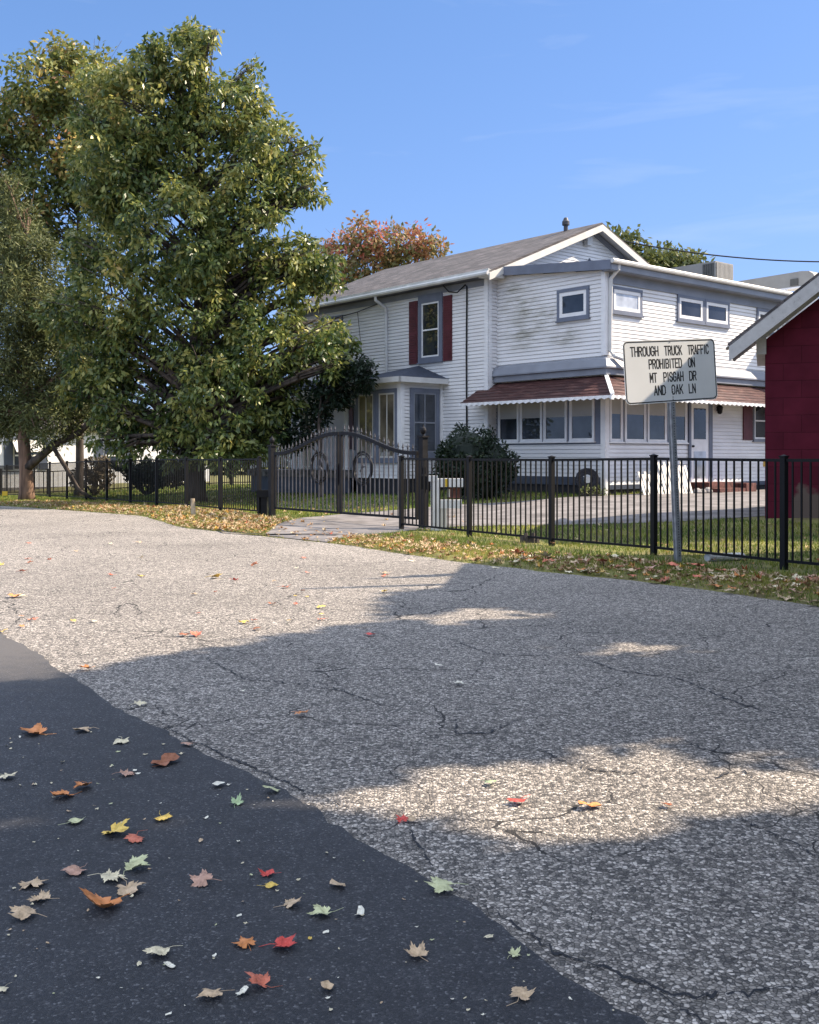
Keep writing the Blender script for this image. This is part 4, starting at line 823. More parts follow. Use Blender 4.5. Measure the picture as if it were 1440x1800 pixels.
def rrect(w, h, r, out, n=6):
    P = []
    for cx, cy, a0_ in ((w / 2 - r, h / 2 - r, 0), (-w / 2 + r, h / 2 - r, 90), (-w / 2 + r, -h / 2 + r, 180), (w / 2 - r, -h / 2 + r, 270)):
        for k in range(n + 1): a = math.radians(a0_ + 90 * k / n); P.append(SC + ex * (cx + r * math.cos(a)) + ey * (cy + r * math.sin(a)) + sn * out)
    return P
def plate(w, h, r, o0, o1, mat, name, hole=None):
    f = rrect(w, h, r, o1); b = rrect(w, h, r, o0); mb = MB()
    if hole:
        g = rrect(w - 2 * hole, h - 2 * hole, r - hole, o1)
        for i in range(len(f)): j = (i + 1) % len(f); mb.face([f[i], f[j], g[j], g[i]])
    else: mb.face(f); mb.face(b[::-1])
    for i in range(len(f)): j = (i + 1) % len(f); mb.face([f[j], f[i], b[i], b[j]])
    return mb.build(name, mat, sg)
pl = plate(SW, SH, cr_, 0.0, .004, M_['signface'], 'plate'); plate(SW - .022, SH - .022, cr_ - .011, .004, .0055, M_['signblack'], 'border', hole=.013)
GLY = {'T': [[(0, 6), (4, 6)], [(2, 6), (2, 0)]], 'H': [[(0, 0), (0, 6)], [(4, 0), (4, 6)], [(0, 3), (4, 3)]],
       'R': [[(0, 0), (0, 6), (3, 6), (4, 5.2), (4, 4), (3, 3.1), (0, 3.1)], [(2, 3.1), (4, 0)]],
       'O': [[(1.2, 0), (0, 1.2), (0, 4.8), (1.2, 6), (2.8, 6), (4, 4.8), (4, 1.2), (2.8, 0), (1.2, 0)]],
       'U': [[(0, 6), (0, 1.2), (1.2, 0), (2.8, 0), (4, 1.2), (4, 6)]], 'G': [[(4, 4.6), (2.8, 6), (1.2, 6), (0, 4.8), (0, 1.2), (1.2, 0), (2.8, 0), (4, 1.2), (4, 2.8), (2.2, 2.8)]],
       'C': [[(4, 4.6), (2.8, 6), (1.2, 6), (0, 4.8), (0, 1.2), (1.2, 0), (2.8, 0), (4, 1.4)]], 'K': [[(0, 0), (0, 6)], [(4, 6), (0, 2.2)], [(1.4, 3.5), (4, 0)]],
       'F': [[(0, 0), (0, 6), (4, 6)], [(0, 3.1), (3.2, 3.1)]], 'A': [[(0, 0), (2, 6), (4, 0)], [(.7, 1.9), (3.3, 1.9)]], 'I': [[(2, 0), (2, 6)]],
       'P': [[(0, 0), (0, 6), (3, 6), (4, 5.2), (4, 3.8), (3, 2.9), (0, 2.9)]], 'B': [[(0, 0), (0, 6), (3, 6), (3.9, 5.2), (3.9, 4), (3, 3.1), (0, 3.1)], [(3, 3.1), (4, 2.2), (4, .9), (3, 0), (0, 0)]],
       'E': [[(4, 0), (0, 0), (0, 6), (4, 6)], [(0, 3.1), (3.2, 3.1)]], 'D': [[(0, 0), (0, 6), (2.6, 6), (4, 4.8), (4, 1.2), (2.6, 0), (0, 0)]],
       'N': [[(0, 0), (0, 6), (4, 0), (4, 6)]], 'M': [[(0, 0), (0, 6), (2, 2.2), (4, 6), (4, 0)]], 'S': [[(4, 4.8), (2.8, 6), (1.2, 6), (0, 4.9), (0, 4), (1.2, 3.2), (2.8, 2.8), (4, 2), (4, 1.1), (2.8, 0), (1.2, 0), (0, 1.2)]],
       'L': [[(0, 6), (0, 0), (3.8, 0)]]}
def word(txt, u0, u1, v, hgt=.105):
    mb = MB(); x0, x1 = u0 * SW, u1 * SW; wts = [.45 if c == 'I' else 1 for c in txt]; gap = .42; tot = sum(wts) + gap * (len(txt) - 1); cw = (x1 - x0) / tot; x = x0; y0 = v * SH - hgt / 2; hw_ = .0080; zc = 0
    for c, w_ in zip(txt, wts):
        for st_ in GLY[c]:
            P = [Vector((x + (w_ * cw * .5 if c == 'I' else px / 4 * cw), y0 + py / 6 * hgt, 0)) for px, py in st_]
            for a, b in zip(P[:-1], P[1:]):
                d = (b - a).normalized(); n = Vector((-d.y, d.x, 0)) * hw_; e = d * hw_ * .9; zc += 1; q = [a - e + n, a - e - n, b + e - n, b + e + n]; o_ = .0046 + .00003 * (zc % 9)
                mb.face([SC + ex * p.x + ey * p.y + sn * o_ for p in q])
        x += (w_ + gap) * cw
    mb.build('lettering', M_['signblack'], pl, label='the word ' + txt + ' in black narrow capitals')
for txt, a, b, v in (('THROUGH', 185, 368, .325), ('TRUCK', 413, 530, .325), ('TRAFFIC', 575, 718, .325), ('PROHIBITED', 303, 524, .12), ('ON', 572, 615, .12), ('MT', 305, 348, -.095), ('PISGAH', 397, 530, -.095), ('DR', 575, 620, -.095), ('AND', 328, 402, -.30), ('OAK', 448, 522, -.30), ('LN', 567, 610, -.30)):
    word(txt, (a - 451) / 632, (b - 451) / 632, v)
for v in (.462, -.455):
    u = MB(); c = SC + ey * v * SH; u.tube([c + sn * .003, c + sn * .008], .008, 8); u.build('bolt', M_['galv'], pl)

# ------------------------------------------------------------------ trees and plants
def leaves(centres, per, spread, ln, wd_, droop=0.5, rng=RNG, flat=0.0, tintc=None, tvar=0.12):
    """clumps of pointed leaf quads round the centres; returns V, F, tint"""
    n = len(centres); C_ = np.repeat(centres, per, axis=0); k = len(C_)
    d = rng.normal(size=(k, 3)); d /= np.linalg.norm(d, axis=1)[:, None]
    rad = rng.random(k)[:, None] ** 0.5
    P = C_ + d * rad * np.array(spread)
    ax = d * 0.8 + rng.normal(size=(k, 3)) * 0.55; ax[:, 2] -= droop; ax /= np.linalg.norm(ax, axis=1)[:, None]
    sd_ = np.cross(ax, rng.normal(size=(k, 3)) + np.array([0, 0, flat])); sd_ /= np.linalg.norm(sd_, axis=1)[:, None] + 1e-9
    l = ln * (0.6 + 0.8 * rng.random(k))[:, None]; w = wd_ * (0.7 + 0.6 * rng.random(k))[:, None]
    V = np.stack([P, P + ax * l * .45 + sd_ * w * .5, P + ax * l, P + ax * l * .45 - sd_ * w * .5], 1).reshape(-1, 3)
    Fq = np.arange(4 * k).reshape(k, 4)
    if tintc is None: tintc = np.full(n, 0.4)
    T = np.clip(np.repeat(tintc, per) + rng.normal(size=k) * tvar, 0, 1)
    return V, Fq, T
def blobpts(blobs, dens, rng=RNG, shell=0.5):
    out = []; ids = []
    for bi, (cx, cy, cz, rx, ry, rz_) in enumerate(blobs):
        n = int(dens * (rx * rz_ + rx * ry) * 2.2)
        d = rng.normal(size=(n, 3)); d /= np.linalg.norm(d, axis=1)[:, None]; r = (shell + (1 - shell) * rng.random(n)) ** 0.6
        lump = 1 + 0.16 * np.sin(d[:, 0] * 7 + bi) * np.sin(d[:, 2] * 6 + bi * 2) * 1.0
        out.append(np.array([cx, cy, cz]) + d * (r * lump)[:, None] * np.array([rx, ry, rz_])); ids += [bi] * n
    return np.concatenate(out), np.array(ids)
def pxblobs(Y, lst, depth=1.0, seed=0):
    r = random.Random(seed); s = Y / 1850; out = []
    for b in lst:
        x, y, rad = b[:3]; dy = b[3] if len(b) > 3 else r.uniform(-.8, .8)
        YY = Y + dy; out.append(((x - 720) / 1850 * YY, YY, CAMZ + (803 - y) / 1850 * YY, rad * s, rad * s * depth, rad * s))
    return out
def limbs(mb, base, r0, blobs, topz, rng, fork=.18, lean=(0, 0)):
    b = Vector(base); top = Vector((b.x + lean[0], b.y + lean[1], topz)); n = 9
    ax = [b.lerp(top, k / n) + Vector((rng.uniform(-1, 1) * .12, rng.uniform(-1, 1) * .1, 0)) * (k > 0) * min(1, r0 * 4) for k in range(n + 1)]; rad = [r0 * (1.25 if k == 0 else 1) * (1 - .88 * k / n) for k in range(n + 1)]
    ax.insert(1, ax[0].lerp(ax[1], .35)); rad.insert(1, r0)
    mb.tube(ax, rad, 10)
    for (cx, cy, cz, rx, ry, rz_) in blobs:
        for q in range(3):
            tgt = Vector((cx + rng.uniform(-.5, .5) * rx, cy + rng.uniform(-.5, .5) * ry, cz + rng.uniform(-.2, .6) * rz_))
            zz = max(b.z + (topz - b.z) * fork, min(topz * .92, tgt.z - abs(tgt.x - b.x) * .55 - .3)); f = (zz - b.z) / (topz - b.z); f = min(.95, max(fork * .6, f)); st_ = b.lerp(top, f); r_ = max(.012, r0 * (1 - .88 * f) * .5)
            midp = st_.lerp(tgt, .5) + Vector((rng.uniform(-.25, .25), rng.uniform(-.25, .25), .25 * (tgt - st_).length * .4)); mb.tube([st_, st_.lerp(midp, .5) + Vector((0, 0, .05)), midp, midp.lerp(tgt, .5) + Vector((0, 0, .06)), tgt], [r_, r_ * .8, r_ * .6, r_ * .4, .008], 6)
            for w_ in range(3):
                e = tgt + Vector((rng.uniform(-.7, .7) * rx, rng.uniform(-.7, .7) * ry, rng.uniform(-.2, .8) * rz_)); mb.tube([midp.lerp(tgt, .5), (midp + e) / 2 + Vector((0, 0, .1)), e], [r_ * .35, r_ * .25, .006], 5)
M_['hick'] = leafmat('hickory_leaves', [(0.0, (0.022, 0.05, 0.016)), (0.3, (0.09, 0.135, 0.035)), (0.55, (0.25, 0.27, 0.07)), (0.8, (0.48, 0.44, 0.12)), (1.0, (0.48, 0.34, 0.11))], .35, .4, .5)
M_['yel'] = leafmat('yellowing_leaves', [(0.0, (0.04, 0.07, 0.02)), (0.4, (0.13, 0.16, 0.04)), (0.7, (0.26, 0.26, 0.07)), (0.9, (0.45, 0.33, 0.09)), (1.0, (0.50, 0.26, 0.12))], .3, .45)
M_['cedar'] = leafmat('cedar_sprays', [(0.0, (0.04, 0.055, 0.022)), (0.5, (0.14, 0.16, 0.055)), (1.0, (0.26, 0.25, 0.08))], .2, .6)
M_['maple'] = leafmat('red_maple_leaves', [(0.0, (0.10, 0.13, 0.05)), (0.4, (0.24, 0.22, 0.09)), (0.65, (0.42, 0.20, 0.11)), (1.0, (0.52, 0.13, 0.11))], .35, .5)
M_['green'] = leafmat('plain_green_leaves', [(0.0, (0.07, 0.09, 0.03)), (0.6, (0.16, 0.18, 0.06)), (1.0, (0.25, 0.25, 0.09))], .3, .5)
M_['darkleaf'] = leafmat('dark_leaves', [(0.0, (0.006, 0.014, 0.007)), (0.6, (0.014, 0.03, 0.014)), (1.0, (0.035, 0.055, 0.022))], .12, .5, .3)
M_['bushy'] = leafmat('pale_shrub_leaves', [(0.0, (0.05, 0.045, 0.03)), (0.5, (0.16, 0.13, 0.09)), (1.0, (0.34, 0.30, 0.22))], .2, .6)
def tree(name, label, cat, base, r0, blobs, dens, per, spread, ln, wd_, mat, bark, droop, topz, tint=None, seed=1, group=None, fork=.18, lean=(0, 0), shell=.5, flat=0, trunkname='trunk', tv=.12):
    rng = np.random.default_rng(seed); t_ = thing(name, base, label, cat, group); mb = MB(); limbs(mb, base, r0, blobs, topz, random.Random(seed), fork, lean); mb.build(trunkname, bark, t_, smooth=True)
    C_, ids = blobpts(blobs, dens, rng, shell); C_ = C_[C_[:, 2] > base[2] + .25]
    tc_ = np.full(len(C_), .35) + rng.normal(size=len(C_)) * .13
    if tint is not None: tc_ = tint(C_, tc_, rng)
    V, Fq, T = leaves(C_, per, spread, ln, wd_, droop, rng, flat, tc_, tv)
    npmesh('crown', V, Fq, mat, t_, T); return t_
# the big hickory-like tree behind the fence
hb = pxblobs(31.0, [(320, 110, 62), (262, 120, 48), (345, 75, 30), (230, 185, 80), (175, 150, 45), (395, 190, 72), (440, 150, 32), (330, 270, 120), (470, 250, 58), (450, 320, 75), (525, 300, 42), (555, 345, 20), (200, 300, 90), (300, 410, 120), (420, 400, 85), (520, 440, 45), (490, 510, 78), (575, 470, 38), (590, 590, 42), (560, 620, 48), (470, 620, 88), (330, 560, 125), (195, 520, 100), (180, 640, 80), (250, 690, 90), (390, 700, 95), (480, 700, 40), (450, 755, 46), (300, 765, 50), (400, 780, 34), (215, 740, 55), (355, 800, 25)], 1.15, 4)
hr_ = random.Random(8); hb2 = []
for q in hb:
    hb2.append((q[0], q[1], q[2], q[3] * .86, q[4] * .86, q[5] * .86))
    for k in range(3):
        a_ = hr_.uniform(0, 6.283); f_ = hr_.uniform(.22, .38); e_ = hr_.uniform(.75, 1.05); hb2.append((q[0] + math.cos(a_) * q[3] * e_, q[1] + hr_.uniform(-.7, .7) * q[4], q[2] + math.sin(a_) * q[5] * e_, q[3] * f_, q[4] * f_, q[5] * f_))
hb = hb2
bx_, by_ = -6.25, 31.0
tree('hickory_tree', 'large dense green broadleaf tree with a thick dark trunk behind the left fence', 'tree', (bx_, by_, Gf(bx_, by_) - .05), .25, hb, 16, 24, (.24, .24, .23), .19, .085, M_['hick'], M_['bark'], .75, 11.5,
     tint=lambda C_, t, r: t + .02 + .035 * (C_[:, 2] - 6) / 3 + .12 * (np.sin(C_[:, 0] * 1.3) * np.sin(C_[:, 2] * 1.1 + 1) > .45), seed=3, fork=.14, shell=.35)
# yellowing tree behind it

yb = pxblobs(40.0, [(190, 130, 40), (215, 190, 50), (200, 260, 60), (180, 400, 60), (105, 95, 30), (130, 130, 42), (60, 140, 48), (150, 190, 60), (40, 210, 60), (90, 230, 60), (10, 300, 50), (-40, 260, 60), (80, 330, 60), (150, 300, 60), (60, 400, 50), (150, 470, 40), (-20, 380, 60), (120, 560, 60), (0, 480, 60)], 1.1, 5)
tree('yellowing_tree', 'tall tree with orange-tipped yellowing leaves standing behind the cedar at the left edge', 'tree', (-12.6, 40.0, -.5), .17, yb, 13, 18, (.42, .42, .36), .24, .12, M_['yel'], M_['bark'], .4, 14,
     tint=lambda C_, t, r: t + .0 + .35 * (np.sin(C_[:, 0] * 2.1) * np.sin(C_[:, 2] * 1.9) > .5) + .03 * (C_[:, 2] - 10), seed=5, shell=.5)
# cedar with reddish trunk and low limb
cbk = pxblobs(34.5, [(10, 330, 26), (20, 390, 45), (5, 450, 50), (60, 450, 45), (40, 520, 62), (100, 560, 50), (0, 600, 70), (80, 640, 70), (140, 690, 45), (20, 700, 70), (90, 735, 55), (165, 725, 30), (10, 735, 40), (150, 640, 40)], 1.0, 6)
cd_b = (-12.55, 34.5, Gf(-12.55, 34.5) - .05)
ct = tree('cedar_tree', 'olive green cedar with a reddish trunk and a low bent limb at the left edge', 'tree', cd_b, .24, cbk, 34, 30, (.34, .34, .28), .17, .042, M_['cedar'], M_['cedarbark'], .25, 9.2, seed=6, fork=.3, shell=.3)
lm = MB(); lm.tube([Vector((-12.5, 34.4, 1.0)), Vector((-12.0, 34.2, 1.35)), Vector((-11.5, 34.1, 1.75)), Vector((-10.7, 34, 2.1)), Vector((-10.2, 34, 2.6)), Vector((-9.6, 34, 3.0))], [.15, .13, .12, .10, .08, .04], 8); lm.tube([Vector((-10.9, 34, 2.05)), Vector((-11.0, 34, 2.7)), Vector((-10.6, 34, 3.3))], [.07, .06, .03], 7); lm.tube([Vector((-11.6, 34, 1.8)), Vector((-11.1, 34, 1.0)), Vector((-10.7, 34, .3)), Vector((-10.1, 34, -.1))], [.07, .075, .07, .06], 7)
lm.build('low_limb', M_['bark'], ct, smooth=True)
# red maple beyond the house
rbk = pxblobs(90.0, [(640, 420, 34), (610, 440, 36), (685, 430, 38), (725, 435, 34), (765, 430, 18), (755, 450, 26), (650, 465, 45), (600, 490, 35), (700, 470, 35), (570, 500, 35), (560, 450, 26)], 1.0, 8)
tree('red_maple', 'autumn red and olive tree rising behind the ridge of the white house', 'tree', (-3.0, 90, .2), .4, rbk, 2.8, 17, (.9, .9, .75), .46, .24, M_['maple'], M_['bark'], .2, 17,
     tint=lambda C_, t, r: t - .04 + .062 * (C_[:, 2] - 17.0) + .15 * (np.sin(C_[:, 0] * 1.7) > .3), seed=9, shell=.45)
gbk = pxblobs(62.0, [(1085, 425, 20), (1110, 440, 28), (1145, 455, 30), (1185, 462, 26), (1215, 475, 26), (1235, 480, 16), (1130, 490, 45), (1190, 500, 40), (1070, 460, 30)], 1.0, 9)
tree('green_tree', 'plain green treetop showing behind the gable at the right', 'tree', (14, 62, .2), .3, gbk, 7, 20, (.6, .6, .5), .36, .2, M_['green'], M_['bark'], .2, 11, seed=10, shell=.45)
# dark small tree in front of the porch
dbk = pxblobs(30.5, [(620, 665, 34), (590, 650, 26), (575, 690, 34), (640, 650, 20), (555, 730, 26), (520, 760, 34), (600, 700, 18)], 1.0, 10)
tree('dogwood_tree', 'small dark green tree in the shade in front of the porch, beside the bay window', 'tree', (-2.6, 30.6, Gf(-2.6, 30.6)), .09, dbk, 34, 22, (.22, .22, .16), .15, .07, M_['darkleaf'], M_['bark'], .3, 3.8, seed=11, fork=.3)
# shrubs
def shrub(name, label, Y, lst, mat, dens=60, ln=.10, wd_=.05, seed=1, depth=1.0, droop=0.0, per=18, cat='shrub', group=None, core=True):
    b = pxblobs(Y, [(x, y, r, 0.0) for x, y, r in lst], depth, seed); bx = sum(q[0] for q in b) / len(b); base = (bx, Y, Gf(bx, Y)); rng = np.random.default_rng(seed)
    t_ = thing(name, base, label, cat, group); mb = MB()
    for q in b: mb.tube([Vector(base), Vector((q[0], q[1], q[2] - q[5] * .3)), Vector((q[0], q[1], q[2] + q[5] * .4))], [.05, .03, .01], 6)
    mb.build('stems', M_['bark'], t_)
    if core:
        mb = MB()
        for q in b:
            rs_ = [(max(1e-3, .80 * q[3] * math.sin(math.pi * k / 8)), -.80 * q[5] * math.cos(math.pi * k / 8)) for k in range(9)]; mb.lathe(Vector(q[:3]), rs_, 12)
        mb.build('inner_foliage', mat, t_)
    C_, _ = blobpts(b, dens, rng, .7); C_ = C_[C_[:, 2] > base[2] + .02]; V, Fq, T = leaves(C_, per, (.12, .12, .10), ln, wd_, droop, rng, 0, np.full(len(C_), .4) + rng.normal(size=len(C_)) * .15)
    npmesh('foliage', V, Fq, mat, t_, T); return t_
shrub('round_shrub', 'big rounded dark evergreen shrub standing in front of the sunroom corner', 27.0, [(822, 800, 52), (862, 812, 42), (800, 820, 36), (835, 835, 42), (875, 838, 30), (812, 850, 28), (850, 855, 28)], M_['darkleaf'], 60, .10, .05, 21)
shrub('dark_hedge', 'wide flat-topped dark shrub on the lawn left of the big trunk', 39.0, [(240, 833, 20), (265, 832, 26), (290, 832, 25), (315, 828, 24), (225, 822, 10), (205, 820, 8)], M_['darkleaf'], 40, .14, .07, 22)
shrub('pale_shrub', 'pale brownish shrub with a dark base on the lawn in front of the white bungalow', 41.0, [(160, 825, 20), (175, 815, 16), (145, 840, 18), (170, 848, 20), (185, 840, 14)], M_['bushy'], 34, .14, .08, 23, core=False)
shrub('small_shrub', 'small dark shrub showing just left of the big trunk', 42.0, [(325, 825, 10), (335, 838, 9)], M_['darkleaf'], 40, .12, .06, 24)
shrub('leafy_plant', 'bright green leafy plant growing at the foot of the white corner post', 26.4, [(1030, 864, 7), (1045, 867, 8), (1058, 868, 6), (1022, 868, 5)], M_['green'], 160, .07, .05, 25, core=False, per=8, cat='plant')

# far white bungalow at the left
bg_o = Vector((-25, 48.0, 0)); bgw = thing('white_bungalow', (-20, 57, -.3), 'sunlit white bungalow with dark shutters beyond the lawn at the left', 'house')
d2 = Vector((.70, .71, 0)).normalized(); n2 = Vector((d2.y, -d2.x, 0))
def bbox(mat, name, s0, s1, z0, z1, o0, o1, parent=bgw): mb = MB(); mb.obox(bg_o + d2 * s0 + n2 * o0 + ZV * z0, d2 * (s1 - s0), n2 * (o1 - o0), ZV * (z1 - z0)); return mb.build(name, mat, parent)
bbox(M_['white'], 'wall', 0, 19, -.4, 2.9, -6, 0)
bbox(M_['stone'], 'foundation', -.05, 19.05, -.6, -.2, -6, .05)
quadslab([bg_o + d2 * -.4 + n2 * .5 + ZV * 2.8, bg_o + d2 * 19.4 + n2 * .5 + ZV * 2.8, bg_o + d2 * 19.4 - n2 * 3 + ZV * 4.2, bg_o + d2 * -.4 - n2 * 3 + ZV * 4.2], .1, M_['shingle'], 'roof', bgw)
for s in (2.0, 7.2, 12.2, 16.4):
    w_ = bbox(M_['pane'], 'window', s, s + 1.2, .75, 2.1, 0.0, .05); bbox(M_['white'], 'rail', s, s + 1.2, 1.38, 1.46, .05, .08, w_)
    for q in (s - .55, s + 1.28): bbox(M_['bluedark'], 'shutter', q, q + .45, .7, 2.15, 0, .07)
ra = quadslab([bg_o + d2 * 7.0 + n2 * .05 + ZV * 2.3, bg_o + d2 * 8.6 + n2 * .05 + ZV * 2.3, bg_o + d2 * 8.6 + n2 * .7 + ZV * 1.6, bg_o + d2 * 7.0 + n2 * .7 + ZV * 1.6], .03, M_['cream'], 'window_awning', bgw)
# rear fence beyond the left lawn
rf = thing('rear_fence', (-13, 47, -.3), 'low black fence with thick posts at the far side of the left lawn', 'fence')
for k in range(7):
    p = (-17.5 + k * 1.9, 45 + k * .45); z = Gf(*p); mb = MB(); mb.box((p[0] - .06, p[1] - .06, z - .1), (p[0] + .06, p[1] + .06, z + 1.15)); mb.build('post', M_['black'], rf)
    if k < 6:
        q = (p[0] + 1.9, p[1] + .45); mb = MB()
        for zz in (.12, 1.0): mb.obox(Vector((p[0], p[1], z + zz)), (1.9, .45, Gf(*q) - z), (0, .03, 0), (0, 0, .04))
        for j in range(1, 10): mb.box((p[0] + .19 * j - .01, p[1] + .045 * j - .01, z + .1), (p[0] + .19 * j + .01, p[1] + .045 * j + .01, z + 1.0))
        mb.build('panel', M_['black'], rf)
# far woods that close the view
rng = np.random.default_rng(40); fx = rng.uniform(-70, 60, 2600); Cw = np.stack([fx, 100 + rng.uniform(-4, 6, len(fx)), -1 + (5.2 + 1.3 * np.sin(fx * .35) + 1.0 * np.sin(fx * .13 + 2)) * rng.random(len(fx)) ** .6], -1)
V, Fq, T = leaves(Cw, 16, (1.3, 1.0, .8), .9, .45, .1, rng, 0, np.full(len(Cw), .35) + rng.normal(size=len(Cw)) * .2)
tag(npmesh('far_woods', V, Fq, M_['green'], None, T), 'low line of distant green trees closing the view beyond the houses', 'woods', kind='stuff')

# off-frame roadside maples whose crowns shade the foreground: crown gaps let sunlight reach the road in long patches
PATCH = [[(.0, 9.0), (.5, 9.75), (1.15, 9.3), (1.2, 9.0), (.6, 8.5), (-.1, 8.6)], [(.95, 7.3), (1.5, 7.75), (2.1, 7.5), (2.1, 7.35), (1.5, 7.05)],
         [(-.45, 4.25), (0.02, 4.45), (.35, 4.5), (.75, 4.95), (1.2, 4.85), (1.8, 4.6), (2.4, 4.6), (2.4, 4.2), (1.6, 4.15), (1.1, 3.92), (.62, 3.5), (.2, 3.7), (-.1, 4.0)],
         [(-1.75, 3.95), (-.95, 4.10), (-.45, 4.32), (-.35, 3.95), (-.95, 3.68), (-1.7, 3.55)], [(3.0, 4.9), (3.6, 5.5), (2.4, 5.6), (2.0, 5.2)]]
def inpoly(x, y, P):
    c = np.zeros(len(x), bool); j = len(P) - 1
    for i in range(len(P)):
        xi, yi = P[i]; xj, yj = P[j]; hit = ((yi > y) != (yj > y)) & (x < (xj - xi) * (y - yi) / (yj - yi + 1e-9) + xi); c ^= hit; j = i
    return c
SHADE = [(-9, 2.6), (-6, 4.2), (-4.2, 5.35), (-2.42, 6.15), (-2.0, 6.35), (-1.75, 6.9), (-.77, 7.88), (-.14, 8.75), (.0, 10.6), (3.0, 11.6), (5.2, 8.5), (5.2, -1.5), (-9, -1.5)]
rng = np.random.default_rng(77); n_ = 60000; gx = rng.uniform(-9, 5.3, n_); gy = rng.uniform(-1.5, 11.7, n_)
sh_ = inpoly(gx, gy, SHADE); jx = rng.normal(size=n_) * .13; jy = rng.normal(size=n_) * .10
for P in PATCH:
    c_ = np.mean(P, axis=0); P2 = [(p[0] + .17 * (p[0] - c_[0]) / (np.hypot(*(np.array(p) - c_)) + .01), p[1] + .15 * np.sign(p[1] - c_[1])) for p in P]
    keepf = .25 if P[0][0] == -1.75 else 0.0
    sh_ &= ~(inpoly(gx + jx, gy + jy, P2) & (rng.random(n_) > keepf))
gx, gy = gx[sh_], gy[sh_]; hh = rng.uniform(5.6, 9.0, len(gx)) 
CX = gx + SUNH.x * hh / TANE; CY = gy + SUNH.y * hh / TANE
trunks = [(9.2, 5.2), (10.6, 8.9), (13.6, 6.3)]
mapled = np.argmin(np.stack([(CX - a) ** 2 + (CY - b) ** 2 for a, b in trunks]), 0)
labs = ['broad maple outside the right edge of the frame, nearest to the viewer', 'maple outside the right edge of the frame, beside the grey outbuilding', 'maple outside the right edge of the frame, farthest to the right']
for k, (a, b) in enumerate(trunks):
    m_ = mapled == k; C_ = np.stack([CX[m_], CY[m_], hh[m_]], -1)
    t_ = thing('roadside_maple', (a, b, -.05), labs[k], 'tree', 'roadside maples'); mb = MB(); r_ = random.Random(k)
    mb.tube([Vector((a, b, -.1)), Vector((a, b, 1)), Vector((a + .1, b, 3)), Vector((a, b + .1, 5.5)), Vector((a + .2, b, 7.8))], [.34, .26, .22, .17, .05], 10)
    for i in range(14):
        for tr_ in range(40):
            p = C_[r_.randrange(len(C_))]; st_ = Vector((a, b, r_.uniform(2.8, 5.0))); u_ = np.linspace(0, 1, 30)
            qx = st_.x + (p[0] - st_.x) * u_; qy = st_.y + (p[1] - st_.y) * u_; qz = st_.z + (p[2] - st_.z) * u_ + .5 * np.sin(u_ * 3.14); qx = qx - SUNH.x * qz / TANE; qy = qy - SUNH.y * qz / TANE
            if not any((inpoly(qx + dx_, qy + dy_, P)).any() for P in PATCH for dx_, dy_ in ((0, .15), (0, -.15), (0, 0))): break
        else: continue
        mb.tube([st_, st_.lerp(Vector(p), .5) + Vector((0, 0, .5)), Vector(p)], [.07, .05, .012], 6)
    mb.build('trunk', M_['bark'], t_, smooth=True)
    V, Fq, T = leaves(C_, 3, (.10, .10, .14), .20, .16, .2, rng, 0, np.full(len(C_), .4)); npmesh('crown', V, Fq, M_['hick'], t_, T)

# ------------------------------------------------------------------ grass and leaf litter
def scatter(n, t0, t1, o0, o1, rng):
    t = rng.uniform(t0, t1, n); o = rng.uniform(o0, o1, n); m = medge(t) + o
    return P0[0] + t * U[0] + m * W[0], P0[1] + t * U[1] + m * W[1], t, o
DRV = DF + DN[::-1]
def blades(x, y, h, w, rng, tint):
    z = G(x, y); n = len(x); a = rng.uniform(0, 6.283, n); dx, dy = np.cos(a) * w, np.sin(a) * w; lx, ly = rng.normal(size=n) * h * .45, rng.normal(size=n) * h * .45
    hz = h * (0.5 + rng.random(n))
    V = np.stack([np.stack([x - dx, y - dy, z], -1), np.stack([x + dx, y + dy, z], -1), np.stack([x + lx, y + ly, z + hz], -1)], 1).reshape(-1, 3); return V, np.arange(3 * n).reshape(n, 3), tint
rng = np.random.default_rng(50); Vs = []; Fs = []; Ts = []; off_ = 0
for n, t0, t1, o0, o1, h, w, dry in ((52000, -6, 16, .0, 1.5, .05, .005, .5), (60000, -6, 14, 1.5, 7.5, .055, .007, .33), (30000, 14, 32, 0.0, 4, .06, .012, .45), (36000, 8, 40, 3.0, 14, .07, .018, .3)):
    x, y, t, o = scatter(n, t0, t1, o0, o1, rng)
    keep = ~inpoly(x, y, DRV) & (rng.random(n) < np.clip(.35 + o * 1.2, 0, 1)) & (y > 6)
    # bare strip under the fence line
    _, m = tm(x, y); keep &= ~((np.abs(m + .05) < .22) & (rng.random(n) < .75))
    # thin cover between driveway mouth and road
    x, y, t, o = x[keep], y[keep], t[keep], o[keep]; base = dry + .22 * np.sin(x * 2.3) * np.sin(y * 1.9) + rng.normal(size=len(x)) * .18
    V, F_, T = blades(x, y, h, w, rng, np.clip(base, 0, 1)); Vs.append(V); Fs.append(F_ + off_); Ts.append(T); off_ += len(V)
tag(npmesh('grass', np.concatenate(Vs), np.concatenate(Fs), M_['blade'], None, np.concatenate(Ts)), 'short patchy green and straw grass on the verge and the lawns', 'grass', kind='stuff')
